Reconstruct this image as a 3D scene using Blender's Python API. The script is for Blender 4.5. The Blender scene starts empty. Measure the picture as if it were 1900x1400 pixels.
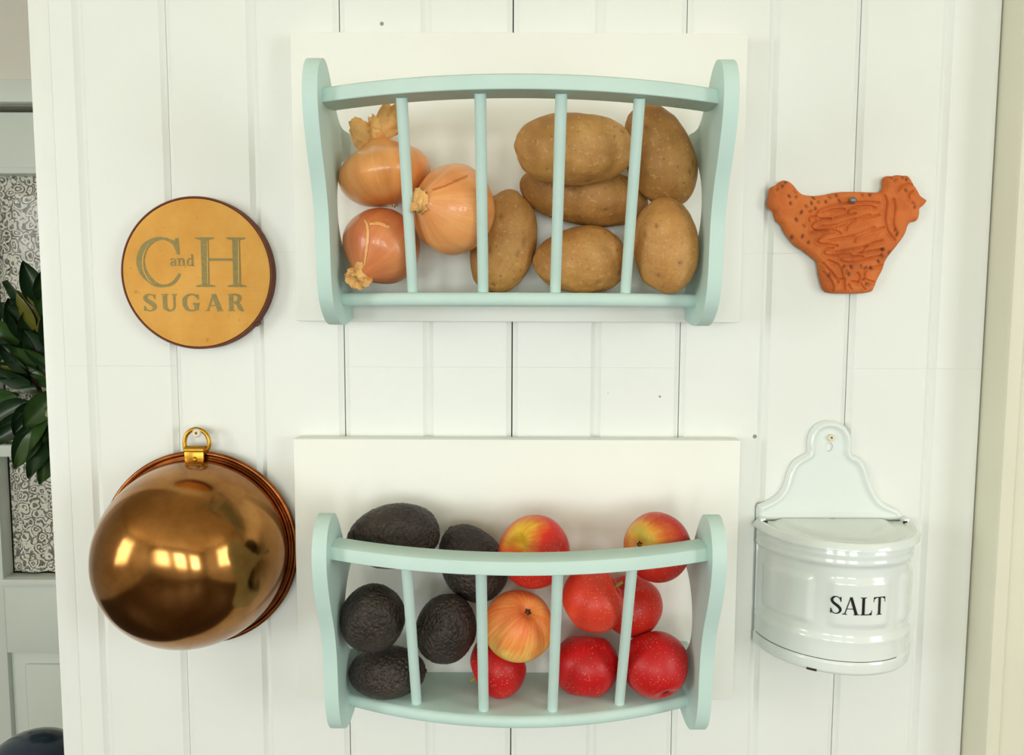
import bpy, bmesh, math, random
import numpy as np
from mathutils import Vector, Matrix, Euler, noise

SC = bpy.context.scene
COL = SC.collection
PI = math.pi
R = math.radians

# ------------------------------------------------------------------ camera
F_PX, PITCH, ROLL, CAM = 1420.0, R(4.9), R(0.2), Vector((0, -0.78, 1.55))
cd = bpy.data.cameras.new('camera')
cd.sensor_width = 36.0
cd.sensor_fit = 'HORIZONTAL'
cd.lens = F_PX / 1900.0 * 36.0
cd.clip_start = 0.01
cam = bpy.data.objects.new('camera', cd)
CAM_M = (Matrix.Rotation(PI/2 - PITCH, 4, 'X') @ Matrix.Rotation(ROLL, 4, 'Z'))
cam.matrix_world = Matrix.Translation(CAM) @ CAM_M
COL.objects.link(cam)
SC.camera = cam
CAM_R = CAM_M.to_3x3()

# ------------------------------------------------------------------ world, exposure, window daylight
w = bpy.data.worlds.new('world')
SC.world = w
w.use_nodes = True
w.node_tree.nodes['Background'].inputs[0].default_value = (0.75, 0.87, 1.0, 1)
w.node_tree.nodes['Background'].inputs[1].default_value = 0.6
SC.view_settings.view_transform = 'Standard'
SC.view_settings.look = 'None'
SC.view_settings.gamma = 1.0
SC.view_settings.use_curve_mapping = False
SC.view_settings.exposure = -0.09
try:
    SC.cycles.use_denoising = True
    SC.cycles.max_bounces = 8
    SC.cycles.diffuse_bounces = 4
    SC.cycles.glossy_bounces = 4
    SC.cycles.transparent_max_bounces = 12
    SC.cycles.sample_clamp_indirect = 6
except Exception:
    pass

ROOM_X0, ROOM_X1, ROOM_Y0, ROOM_Y1, ROOM_Z = -2.7, 2.3, -4.8, 1.0, 2.5
# window openings: wall, centre along the wall, width, sill z, head z, light power, colour
WINDOWS = [
    ('front', -1.75, 0.85, 0.85, 2.00, 34, (0.98, 1.0, 0.98)),
    ('front', -0.35, 0.85, 0.85, 2.00, 34, (0.98, 1.0, 0.98)),
    ('front', 1.05, 0.85, 0.85, 2.00, 34, (0.98, 1.0, 0.98)),
    ('left', -1.90, 1.10, 1.05, 2.25, 40, (0.95, 0.99, 1.0)),
    ('right', -1.90, 1.10, 1.05, 2.25, 34, (0.95, 0.99, 1.0)),
]
def window_light(wall, c, wd, z0, z1, power, col):
    n_ = 1 + sum(o.name.startswith('window_%s_' % wall) for o in bpy.data.objects if o.type == 'LIGHT')
    nm = 'window_%s_%d_offscreen' % (wall, n_)
    l = bpy.data.lights.new(nm, 'AREA')
    l.shape = 'RECTANGLE'
    l.size = wd
    l.size_y = z1 - z0
    l.energy = power
    l.color = col
    o = bpy.data.objects.new(nm, l)
    if wall == 'front':
        o.location = (c, ROOM_Y0 - 0.11, (z0 + z1)/2)
        o.rotation_euler = (R(90), 0, 0)
        o.rotation_euler = Vector((0, 1, 0)).to_track_quat('-Z', 'Z').to_euler()
    else:
        o.location = ((ROOM_X0 - 0.11) if wall == 'left' else (ROOM_X1 + 0.11), c, (z0 + z1)/2)
        o.rotation_euler = Vector((1 if wall == 'left' else -1, 0, 0)).to_track_quat('-Z', 'Z').to_euler()
    COL.objects.link(o)
for wdw in WINDOWS:
    window_light(*wdw)

# ------------------------------------------------------------------ helpers
def ray(x, y):
    return CAM_R @ Vector(((x - 950)/F_PX, -(y - 700)/F_PX, -1.0))
def at(x, y, d):
    """photo pixel -> point on the plane d metres in front of the plank wall"""
    r = ray(x, y)
    return CAM + r * ((-d - CAM.y)/r.y)
def mpp(y, d):
    """metres per photo pixel there"""
    return (at(950, y, d) - CAM).dot(CAM_R @ Vector((0, 0, -1)))/F_PX

def lin(r, g, b):
    f = lambda c: (c/255/12.92 if c <= 10.3 else ((c/255 + .055)/1.055)**2.4)
    return (f(r), f(g), f(b), 1)

def tag(o, label=None, cat=None, group=None, kind=None):
    if label: o['label'] = label
    if cat: o['category'] = cat
    if group: o['group'] = group
    if kind: o['kind'] = kind
    return o

def link(name, me, mat=None, parent=None, smooth=True, loc=None):
    o = bpy.data.objects.new(name, me)
    COL.objects.link(o)
    if mat is not None and not me.materials:
        me.materials.append(mat)
    if smooth:
        me.shade_smooth()
    if parent: o.parent = parent
    if loc is not None: o.location = loc
    return o

def empty(name, loc, rot=None):
    o = bpy.data.objects.new(name, None)
    o.empty_display_size = 0.02
    COL.objects.link(o)
    o.location = loc
    if rot is not None:
        o.rotation_mode = 'QUATERNION'
        o.rotation_quaternion = rot
    return o

def mesh(name, verts, faces):
    me = bpy.data.meshes.new(name)
    me.from_pydata([tuple(v) for v in verts], [], [tuple(f) for f in faces])
    me.validate()
    bm = bmesh.new(); bm.from_mesh(me)
    bmesh.ops.recalc_face_normals(bm, faces=bm.faces)
    bm.to_mesh(me); bm.free()
    return me

def sharp(me, deg=35):
    bm = bmesh.new(); bm.from_mesh(me)
    for e in bm.edges:
        if len(e.link_faces) == 2 and e.calc_face_angle(0) > R(deg):
            e.smooth = False
    bm.to_mesh(me); bm.free()
    return me

def box_bm(bm, lo, hi, bev=0.0, seg=2):
    r = bmesh.ops.create_cube(bm, size=1.0)
    vs = r['verts']
    lo, hi = Vector(lo), Vector(hi)
    for v in vs:
        v.co = Vector((lo[i] + (v.co[i] + .5)*(hi[i] - lo[i]) for i in range(3)))
    if bev > 0:
        es = list({e for v in vs for e in v.link_edges})
        bmesh.ops.bevel(bm, geom=es, offset=bev, segments=seg, affect='EDGES', profile=.5)

def bm_mesh(name, bm, ang=35):
    me = bpy.data.meshes.new(name)
    bmesh.ops.recalc_face_normals(bm, faces=bm.faces)
    bm.to_mesh(me); bm.free()
    return sharp(me, ang)

def box(name, lo, hi, mat, parent=None, bev=0.0, seg=2):
    bm = bmesh.new()
    box_bm(bm, lo, hi, bev, seg)
    return link(name, bm_mesh(name, bm), mat, parent)

def boxes(name, lst, mat, parent=None, bev=0.0):
    bm = bmesh.new()
    for lo, hi in lst:
        box_bm(bm, lo, hi, bev)
    return link(name, bm_mesh(name, bm), mat, parent)

def catmull(pts, n=6, closed=False):
    P = [np.array(p, float) for p in pts]
    out = []
    m = len(P)
    for i in range(m if closed else m - 1):
        if closed:
            a, b, c, d = P[i-1], P[i], P[(i+1) % m], P[(i+2) % m]
        else:
            a, b, c, d = P[max(i-1, 0)], P[i], P[i+1], P[min(i+2, m-1)]
        for k in range(n):
            t = k/n
            out.append(.5*((2*b) + (c-a)*t + (2*a-5*b+4*c-d)*t*t + (3*b-a-3*c+d)*t**3))
    if not closed: out.append(P[-1])
    return out

def sweep(path, section, closed=False, up=None):
    """section: list of (a,b) offsets along (normal, up); path: 3d points"""
    path = [Vector(p) for p in path]
    n, m = len(path), len(section)
    V, Fc = [], []
    for i, p in enumerate(path):
        if closed:
            t = path[(i+1) % n] - path[i-1]
        else:
            t = path[min(i+1, n-1)] - path[max(i-1, 0)]
        t.normalize()
        u = Vector(up if up else (0, 0, 1))
        s = t.cross(u)
        if s.length < 1e-6: s = t.cross(Vector((1, 0, 0)))
        s.normalize()
        u = s.cross(t)
        for a, b in section:
            V.append(p + s*a + u*b)
    for i in range(n if closed else n - 1):
        for j in range(m):
            a, b = i*m + j, i*m + (j+1) % m
            c, d = ((i+1) % n)*m + (j+1) % m, ((i+1) % n)*m + j
            Fc.append((a, b, c, d))
    if not closed:
        Fc.append(tuple(range(m))); Fc.append(tuple((n-1)*m + j for j in range(m)))
    return V, Fc

def tube(path, r, seg=10, closed=False, up=None):
    rr = r if callable(r) else (lambda i, n: r)
    path = [Vector(p) for p in path]
    sec = [(math.cos(2*PI*k/seg), math.sin(2*PI*k/seg)) for k in range(seg)]
    V, Fc = sweep(path, sec, closed, up)
    n = len(path)
    for i in range(n):
        for j in range(seg):
            V[i*seg + j] = path[i] + (V[i*seg + j] - path[i])*rr(i, n)
    return V, Fc

def lathe(profile, seg=48, axis='z'):
    V, Fc = [], []
    m = len(profile)
    for k in range(seg):
        a = 2*PI*k/seg
        for r_, z_ in profile:
            V.append((r_*math.cos(a), r_*math.sin(a), z_))
    for k in range(seg):
        for j in range(m - 1):
            a, b = k*m + j, k*m + j + 1
            c, d = ((k+1) % seg)*m + j + 1, ((k+1) % seg)*m + j
            Fc.append((a, d, c, b))
    return V, Fc

def lathe_mesh(name, profile, seg=48, ang=40):
    V, Fc = lathe(profile, seg)
    me = bpy.data.meshes.new(name)
    me.from_pydata(V, [], Fc)
    bm = bmesh.new(); bm.from_mesh(me)
    bmesh.ops.remove_doubles(bm, verts=bm.verts, dist=1e-6)
    bmesh.ops.recalc_face_normals(bm, faces=bm.faces)
    bm.to_mesh(me); bm.free()
    return sharp(me, ang)

# ------------------------------------------------------------------ materials
class NT:
    def __init__(s, name):
        s.m = bpy.data.materials.new(name)
        s.m.use_nodes = True
        s.t = s.m.node_tree
        s.b = s.t.nodes['Principled BSDF']
        s.out = s.t.nodes['Material Output']
    def n(s, typ, **kw):
        nd = s.t.nodes.new(typ)
        for k, v in kw.items():
            if k.startswith('i_'):
                nd.inputs[k[2:].replace('_', ' ')].default_value = v
            else:
                setattr(nd, k, v)
        return nd
    def l(s, a, b):
        s.t.links.new(a, b)
    def coord(s, scale=(1, 1, 1), out='Object'):
        tc = s.n('ShaderNodeTexCoord')
        mp = s.n('ShaderNodeMapping')
        mp.inputs['Scale'].default_value = scale
        s.l(tc.outputs[out], mp.inputs['Vector'])
        return mp.outputs['Vector']
    def noise(s, vec, scale, detail=3, rough=.55, dist=0.0):
        nd = s.n('ShaderNodeTexNoise')
        nd.inputs['Scale'].default_value = scale
        nd.inputs['Detail'].default_value = detail
        nd.inputs['Roughness'].default_value = rough
        nd.inputs['Distortion'].default_value = dist
        if vec is not None: s.l(vec, nd.inputs['Vector'])
        return nd.outputs['Fac']
    def voro(s, vec, scale, feature='F1'):
        nd = s.n('ShaderNodeTexVoronoi')
        nd.feature = feature
        nd.inputs['Scale'].default_value = scale
        if vec is not None: s.l(vec, nd.inputs['Vector'])
        return nd
    def ramp(s, fac, stops):
        nd = s.n('ShaderNodeValToRGB')
        e = nd.color_ramp.elements
        while len(e) > 1: e.remove(e[-1])
        e[0].position, e[0].color = stops[0]
        for p, c in stops[1:]:
            k = e.new(p); k.color = c
        s.l(fac, nd.inputs['Fac'])
        return nd.outputs['Color']
    def mix(s, fac, a, b, blend='MIX'):
        nd = s.n('ShaderNodeMix', data_type='RGBA', blend_type=blend)
        for v, i in ((fac, 0), (a, 6), (b, 7)):
            if hasattr(v, 'links') or isinstance(v, bpy.types.NodeSocket): s.l(v, nd.inputs[i])
            else: nd.inputs[i].default_value = v
        return nd.outputs[2]
    def math(s, op, a, b=0.0, clamp=False):
        nd = s.n('ShaderNodeMath', operation=op, use_clamp=clamp)
        for i, v in enumerate((a, b)):
            if isinstance(v, bpy.types.NodeSocket): s.l(v, nd.inputs[i])
            else: nd.inputs[i].default_value = v
        return nd.outputs[0]
    def base(s, c):
        if isinstance(c, bpy.types.NodeSocket): s.l(c, s.b.inputs['Base Color'])
        else: s.b.inputs['Base Color'].default_value = c
    def rough(s, v):
        if isinstance(v, bpy.types.NodeSocket): s.l(v, s.b.inputs['Roughness'])
        else: s.b.inputs['Roughness'].default_value = v
    def bump(s, h, strength=.3, dist=.001):
        nd = s.n('ShaderNodeBump')
        nd.inputs['Strength'].default_value = strength
        nd.inputs['Distance'].default_value = dist
        s.l(h, nd.inputs['Height'])
        s.l(nd.outputs['Normal'], s.b.inputs['Normal'])
    def set(s, **kw):
        for k, v in kw.items():
            s.b.inputs[k.replace('_', ' ')].default_value = v
        return s

def mat_paint(name, col, grain=(60, 60, 3), rough=.5, specks=True, tint=None):
    t = NT(name)
    v = t.coord(grain)
    g = t.noise(v, 6, 4)
    v1 = t.coord()
    big = t.noise(v1, 5, 2)
    c = t.ramp(big, [(0.3, tuple(x*.955 for x in col[:3]) + (1,)), (0.7, col)])
    if specks:
        vo = t.voro(v1, 16)
        d = t.math('LESS_THAN', vo.outputs['Distance'], .034)
        sel = t.math('GREATER_THAN', t.noise(v1, 11, 1), .54)
        f = t.math('MULTIPLY', t.math('MULTIPLY', d, sel), .75)
        c = t.mix(f, c, lin(96, 84, 68))
        # faint scuffs
        sv = t.coord((1, 1, .5))
        sc = t.math('GREATER_THAN', t.noise(sv, 70, 5, .7), .72)
        se = t.math('GREATER_THAN', t.noise(v1, 7, 2), .6)
        c = t.mix(t.math('MULTIPLY', t.math('MULTIPLY', sc, se), .25), c, lin(170, 165, 150))
    t.base(c)
    t.rough(rough)
    t.bump(g, .12, .0006)
    return t.m

M = {}
M['wall'] = mat_paint('white_paint_plank', lin(235, 239, 234), rough=.42)
M['board'] = mat_paint('white_paint_board', lin(243, 246, 239), grain=(3, 60, 60), rough=.45, specks=False)
M['trim'] = mat_paint('cream_trim_paint', lin(226, 224, 204), rough=.5, specks=False)
M['door'] = mat_paint('pale_green_door_paint', lin(224, 233, 224), grain=(60, 60, 4), rough=.4, specks=False)
M['plain'] = mat_paint('room_wall_paint', lin(228, 226, 214), rough=.6, specks=False)
M['ceiling'] = mat_paint('ceiling_paint', lin(244, 229, 194), rough=.7, specks=False)

def mat_blue():
    t = NT('duck_egg_blue_chalk_paint')
    v = t.coord()
    n1 = t.noise(v, 14, 3)
    c = t.ramp(n1, [(.3, lin(193, 221, 214)), (.7, lin(202, 228, 221))])
    t.base(c)
    g = t.noise(t.coord((90, 90, 90)), 8, 3)
    t.bump(g, .06, .0004)
    t.rough(.55)
    return t.m
M['blue'] = mat_blue()

def mat_floor():
    t = NT('brown_wood_floor')
    c = t.ramp(t.noise(t.coord((2, 16, 2)), 3, 4), [(.3, lin(58, 46, 36)), (.7, lin(84, 68, 54))])
    t.base(c); t.rough(.45)
    return t.m
M['floor'] = mat_floor()

def mat_plain(name, col, rough=.5, metal=0.0, var=.08, scale=30):
    t = NT(name)
    a = tuple(x*(1 - var) for x in col[:3]) + (1,)
    b = tuple(min(1, x*(1 + var)) for x in col[:3]) + (1,)
    t.base(t.ramp(t.noise(t.coord(), scale, 3), [(.3, a), (.7, b)]))
    t.rough(rough)
    t.b.inputs['Metallic'].default_value = metal
    return t.m
M['gap'] = mat_plain('dark_gap', lin(70, 50, 38), .9)
M['hoop_wood'] = mat_plain('dark_stained_hoop_wood', lin(104, 48, 26), .6, var=.2, scale=60)
M['ink'] = mat_plain('olive_grey_ink', lin(148, 134, 84), .85, var=.15, scale=300)
M['inline'] = mat_plain('ochre_inline', lin(214, 168, 84), .85)
M['black'] = mat_plain('black_enamel_letter', lin(28, 27, 25), .25)
M['brass'] = mat_plain('aged_brass', lin(196, 150, 58), .3, 1.0, .15, 60)
M['screw'] = mat_plain('screw_head_cream', lin(228, 220, 196), .4)
M['screw_hole'] = mat_plain('screw_recess', lin(120, 92, 50), .6)
M['steel'] = mat_plain('dull_steel_nail', lin(140, 134, 128), .4, .8)
M['navy'] = mat_plain('navy_glaze', lin(52, 66, 86), .12)
M['table'] = mat_plain('grey_table_paint', lin(150, 145, 135), .6)
M['hall'] = mat_plain('dim_hall', lin(150, 148, 136), .8)

def mat_copper():
    t = NT('aged_copper')
    v = t.coord()
    n1 = t.noise(v, 22, 5, .6)
    c = t.ramp(n1, [(.3, lin(134, 88, 44)), (.55, lin(164, 114, 62)), (.75, lin(184, 134, 80))])
    t.base(c)
    t.b.inputs['Metallic'].default_value = 1.0
    t.rough(t.math('MULTIPLY_ADD', n1, .12) if False else t.math('ADD', t.math('MULTIPLY', t.noise(v, 40, 4), .12), .09))
    t.bump(t.noise(v, 30, 2), .03, .001)
    return t.m
M['copper'] = mat_copper()

def mat_copper_in():
    t = NT('dark_copper_rim')
    t.base(t.ramp(t.noise(t.coord(), 60, 3), [(.3, lin(120, 66, 34)), (.7, lin(170, 104, 56))]))
    t.b.inputs['Metallic'].default_value = 1.0
    t.rough(.32)
    return t.m
M['copper_rim'] = mat_copper_in()

def mat_enamel():
    t = NT('white_enamel')
    v = t.coord()
    c = t.ramp(t.noise(v, 8, 2), [(.3, lin(226, 236, 234)), (.7, lin(234, 241, 237))])
    t.base(c)
    t.rough(.14)
    t.b.inputs['Coat Weight'].default_value = .4
    t.b.inputs['Coat Roughness'].default_value = .05
    t.bump(t.noise(v, 25, 2), .04, .001)
    return t.m
M['enamel'] = mat_enamel()
M['chip'] = mat_plain('dark_enamel_chip', lin(48, 34, 26), .7)

def mat_fabric():
    t = NT('mustard_sack_cloth')
    v = t.coord()
    n1 = t.noise(v, 18, 4)
    c = t.ramp(n1, [(.3, lin(212, 152, 66)), (.6, lin(226, 170, 84)), (.8, lin(232, 180, 96))])
    wx = t.n('ShaderNodeTexWave', bands_direction='X'); wx.inputs['Scale'].default_value = 330
    wz = t.n('ShaderNodeTexWave', bands_direction='Z'); wz.inputs['Scale'].default_value = 330
    t.l(v, wx.inputs['Vector']); t.l(v, wz.inputs['Vector'])
    wv = t.math('ADD', wx.outputs['Fac'], wz.outputs['Fac'])
    c = t.mix(t.math('MULTIPLY', t.math('GREATER_THAN', t.noise(v, 130, 3, .7), .69), .35), c, lin(150, 96, 36))
    t.base(c); t.rough(.9)
    t.bump(wv, .25, .0004)
    return t.m
M['fabric'] = mat_fabric()

def mat_terracotta():
    t = NT('terracotta')
    v = t.coord()
    c = t.ramp(t.noise(v, 35, 5, .6), [(.3, lin(186, 92, 36)), (.55, lin(210, 112, 48)), (.75, lin(220, 126, 62))])
    at_ = t.n('ShaderNodeAttribute', attribute_name='stain')
    spots = t.math('MULTIPLY', at_.outputs['Fac'], t.math('ADD', t.noise(v, 160, 2), .45), clamp=True)
    c = t.mix(t.math('MULTIPLY', spots, .9), c, lin(96, 52, 34))
    t.base(c); t.rough(.8)
    t.bump(t.noise(v, 300, 3), .25, .0006)
    return t.m
M['terracotta'] = mat_terracotta()

def streak_vec(t, k=6.0, kz=6.0):
    """coordinates that run round the local Z axis, stretched along it"""
    tc = t.n('ShaderNodeTexCoord')
    sp = t.n('ShaderNodeSeparateXYZ'); t.l(tc.outputs['Object'], sp.inputs[0])
    cb = t.n('ShaderNodeCombineXYZ')
    t.l(sp.outputs[0], cb.inputs[0]); t.l(sp.outputs[1], cb.inputs[1])
    nm = t.n('ShaderNodeVectorMath', operation='NORMALIZE'); t.l(cb.outputs[0], nm.inputs[0])
    sc = t.n('ShaderNodeVectorMath', operation='SCALE'); t.l(nm.outputs[0], sc.inputs[0]); sc.inputs['Scale'].default_value = k
    s2 = t.n('ShaderNodeSeparateXYZ'); t.l(sc.outputs[0], s2.inputs[0])
    c2 = t.n('ShaderNodeCombineXYZ')
    t.l(s2.outputs[0], c2.inputs[0]); t.l(s2.outputs[1], c2.inputs[1])
    t.l(t.math('MULTIPLY', sp.outputs[2], kz), c2.inputs[2])
    return c2.outputs[0], sp

def mat_onion(name, warm):
    t = NT(name)
    v, sp = streak_vec(t, 3.0, 8.0)
    v2, _ = streak_vec(t, 20.0, 5.0)
    a = t.noise(v, 1.6, 3)
    b = t.noise(v2, 2.2, 2)
    g3 = t.noise(t.coord(), 22, 3)
    f = t.math('ADD', t.math('ADD', t.math('MULTIPLY', a, .30), t.math('MULTIPLY', b, .30)), t.math('MULTIPLY', g3, .40))
    c = t.ramp(f, [(.26, lin(*warm[0])), (.46, lin(*warm[1])), (.60, lin(*warm[2])), (.76, lin(*warm[3]))])
    vn = t.math('MULTIPLY', t.math('SUBTRACT', b, .56), 9.0, clamp=True)
    c = t.mix(t.math('MULTIPLY', vn, .34), c, lin(176, 92, 44))
    t.base(c)
    t.rough(.28)
    t.b.inputs['Coat Weight'].default_value = .25
    t.b.inputs['Subsurface Weight'].default_value = .08
    t.b.inputs['Subsurface Radius'].default_value = (.02, .008, .003)
    t.bump(b, .18, .0012)
    return t.m
ON1 = mat_onion('onion_skin_gold', ((214, 124, 56), (234, 156, 86), (242, 176, 104), (246, 202, 136)))
ON2 = mat_onion('onion_skin_copper', ((196, 100, 56), (216, 128, 78), (226, 148, 92), (238, 180, 116)))
ON3 = mat_onion('onion_skin_peach', ((212, 124, 62), (232, 156, 92), (240, 174, 108), (246, 200, 140)))
M['husk'] = mat_plain('dry_onion_husk', lin(230, 178, 106), .65, var=.22, scale=70)
M['husk_pale'] = mat_plain('dry_onion_root', lin(226, 198, 140), .85, var=.25, scale=200)

def mat_potato(name, a, b, c_):
    t = NT(name)
    v = t.coord()
    n1 = t.noise(v, 24, 4, .6)
    c = t.ramp(n1, [(.3, lin(*a)), (.55, lin(*b)), (.75, lin(*c_))])
    fine = t.noise(v, 420, 3, .7)
    c = t.mix(t.math('MULTIPLY', t.math('GREATER_THAN', fine, .62), .35), c, lin(112, 74, 34))
    dirt = t.math('GREATER_THAN', t.noise(v, 55, 4, .65), .69)
    c = t.mix(t.math('MULTIPLY', dirt, .4), c, lin(104, 74, 42))
    vo = t.voro(v, 95)
    dots = t.math('LESS_THAN', vo.outputs['Distance'], t.math('MULTIPLY', t.noise(v, 40, 2), .2))
    c = t.mix(t.math('MULTIPLY', dots, .45), c, lin(110, 66, 30))
    t.base(c)
    t.rough(.62)
    pale = t.math('GREATER_THAN', t.noise(v, 260, 3, .65), .62)
    c = t.mix(t.math('MULTIPLY', pale, .35), c, lin(222, 182, 122))
    ea = t.n('ShaderNodeAttribute', attribute_name='eye')
    c = t.mix(t.math('MULTIPLY', ea.outputs['Fac'], t.math('ADD', t.noise(v, 300, 2), .25), clamp=True), c, lin(92, 60, 30))
    t.base(c)
    h = t.math('ADD', t.math('MULTIPLY', fine, .6), t.math('MULTIPLY', t.noise(v, 130, 3), 1.0))
    t.bump(h, .5, .0014)
    return t.m
POT = [mat_potato('potato_skin_tan', (160, 110, 52), (186, 136, 70), (204, 158, 94)),
       mat_potato('potato_skin_brown', (148, 100, 46), (174, 124, 60), (194, 146, 82)),
       mat_potato('potato_skin_golden', (166, 112, 54), (192, 140, 74), (208, 160, 98))]

def mat_avocado():
    t = NT('avocado_skin')
    v = t.coord()
    n1 = t.noise(v, 30, 4)
    c = t.ramp(n1, [(.3, lin(40, 31, 27)), (.55, lin(56, 46, 40)), (.75, lin(72, 66, 52))])
    fl = t.math('GREATER_THAN', t.noise(v, 210, 3, .7), .735)
    c = t.mix(t.math('MULTIPLY', fl, .45), c, lin(120, 98, 60))
    t.base(c)
    t.rough(.40)
    h = t.math('ADD', t.math('MULTIPLY', t.noise(v, 320, 3, .6, .6), 1.3), t.math('MULTIPLY', t.voro(v, 330, 'SMOOTH_F1').outputs['Distance'], -1.0))
    t.bump(h, .9, .0020)
    return t.m
M['avocado'] = mat_avocado()
M['woody'] = mat_plain('woody_stem', lin(120, 92, 48), .8, var=.25, scale=200)
M['green_stem'] = mat_plain('green_apple_stem', lin(150, 138, 60), .7, var=.2, scale=200)
M['calyx'] = mat_plain('dried_calyx', lin(60, 52, 32), .9)

def mat_apple(name, red, yellow, direction, bias, spread=.5, green=(196, 196, 60), sk=.55):
    """red blush over yellow ground; yellow side faces the given local direction"""
    t = NT(name)
    v, sp = streak_vec(t, 7.0, 14.0)
    tc = t.n('ShaderNodeTexCoord')
    nm = t.n('ShaderNodeVectorMath', operation='NORMALIZE'); t.l(tc.outputs['Object'], nm.inputs[0])
    dt = t.n('ShaderNodeVectorMath', operation='DOT_PRODUCT'); t.l(nm.outputs[0], dt.inputs[0])
    dt.inputs[1].default_value = Vector(direction).normalized()
    st = t.noise(v, 1.8, 3, .6)
    big = t.noise(t.coord(), 26, 2)
    f = t.math('ADD', t.math('MULTIPLY', dt.outputs['Value'], spread), bias)
    f = t.math('ADD', f, t.math('MULTIPLY', t.math('SUBTRACT', st, .5), sk))
    f = t.math('ADD', f, t.math('MULTIPLY', t.math('SUBTRACT', big, .5), .9))
    dr = tuple(x*.9 for x in red)
    mid = tuple((a*.55 + b*.45) for a, b in zip(red, yellow))
    c = t.ramp(f, [(.0, lin(*dr)), (.35, lin(*red)), (.62, lin(*mid)), (.85, lin(*yellow)), (1.0, lin(*green))])
    vo = t.voro(t.coord(), 400)
    dots = t.math('LESS_THAN', vo.outputs['Distance'], t.math('MULTIPLY', t.noise(t.coord(), 60, 2), .36))
    c = t.mix(t.math('MULTIPLY', dots, .45), c, lin(246, 178, 140))
    t.base(c)
    t.rough(.42)
    t.b.inputs['Specular IOR Level'].default_value = .38
    return t.m

def mat_leaf(name, top, under):
    t = NT(name)
    v = t.coord()
    geo = t.n('ShaderNodeNewGeometry')
    c1 = t.ramp(t.noise(v, 25, 3), [(.3, lin(*[x*.8 for x in top])), (.7, lin(*top))])
    c = t.mix(t.math('MULTIPLY', geo.outputs['Backfacing'], .35), c1, lin(*under))
    t.base(c); t.rough(.28)
    return t.m
M['leaf'] = mat_leaf('magnolia_leaf_green', (52, 94, 46), (76, 98, 46))
M['leaf_dark'] = mat_leaf('magnolia_leaf_dark', (32, 64, 38), (50, 72, 40))
M['leaf_yellow'] = mat_leaf('magnolia_leaf_yellow', (120, 122, 42), (110, 104, 42))
M['twig'] = mat_plain('twig_brown', lin(86, 66, 44), .9)

def mat_lace():
    t = NT('lace_curtain')
    v = t.coord()
    nz = t.n('ShaderNodeTexNoise'); nz.inputs['Scale'].default_value = 38; t.l(v, nz.inputs['Vector'])
    wp = t.n('ShaderNodeVectorMath', operation='MULTIPLY_ADD'); t.l(nz.outputs['Color'], wp.inputs[0]); wp.inputs[1].default_value = (.022, .022, .022); t.l(v, wp.inputs[2])
    vo = t.voro(wp.outputs[0], 50)
    ringy = t.math('SINE', t.math('MULTIPLY', vo.outputs['Distance'], 19.0))
    n1 = t.noise(v, 60, 3, .6, 1.2)
    f = t.math('ADD', t.math('MULTIPLY', ringy, .20), n1)
    solid = t.math('GREATER_THAN', f, .47)
    net = t.math('GREATER_THAN', t.noise(v, 900, 1), .52)
    alpha = t.math('ADD', t.math('MULTIPLY', solid, .85), t.math('MULTIPLY', net, .62), clamp=True)
    t.base(lin(236, 234, 220)); t.rough(.9)
    t.l(alpha, t.b.inputs['Alpha'])
    return t.m
M['lace'] = mat_lace()

def mat_glass():
    t = NT('window_glass')
    tr = t.n('ShaderNodeBsdfTransparent')
    gl = t.n('ShaderNodeBsdfGlossy'); gl.inputs['Roughness'].default_value = .03
    fr = t.n('ShaderNodeFresnel'); fr.inputs['IOR'].default_value = 1.18
    mx = t.n('ShaderNodeMixShader')
    t.l(fr.outputs[0], mx.inputs[0]); t.l(tr.outputs[0], mx.inputs[1]); t.l(gl.outputs[0], mx.inputs[2])
    t.l(mx.outputs[0], t.out.inputs['Surface'])
    return t.m
M['glass'] = mat_glass()

def struct(o, label, cat):
    return tag(o, label, cat, kind='structure')

# ------------------------------------------------------------------ the room shell
X0, X1, Y0, Y1, ZC = ROOM_X0, ROOM_X1, ROOM_Y0, ROOM_Y1, ROOM_Z
struct(box('floor', (X0 - .2, Y0 - .2, -.05), (X1 + .2, Y1 + .2, 0), M['floor']), 'brown wooden floor of the room', 'floor')
struct(box('ceiling', (X0 - .2, Y0 - .2, ZC), (X1 + .2, Y1 + .2, ZC + .05), M['ceiling']), 'plain cream painted ceiling of the room', 'ceiling')

def wall_with_openings(name, axis, pos, thick, a0, a1, ops, mat):
    """axis 'x': wall runs along x at y in [pos-thick,pos]; axis 'y': runs along y at x in [pos-thick,pos]"""
    L = []
    cur = a0
    def add(u0, u1, z0, z1):
        if u1 - u0 < 1e-4 or z1 - z0 < 1e-4: return
        if axis == 'x': L.append(((u0, pos - thick, z0), (u1, pos, z1)))
        else: L.append(((pos - thick, u0, z0), (pos, u1, z1)))
    for c, wd, z0, z1 in sorted(ops):
        add(cur, c - wd/2, 0, ZC)
        add(c - wd/2, c + wd/2, 0, z0)
        add(c - wd/2, c + wd/2, z1, ZC)
        cur = c + wd/2
    add(cur, a1, 0, ZC)
    return boxes(name, L, mat)

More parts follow.
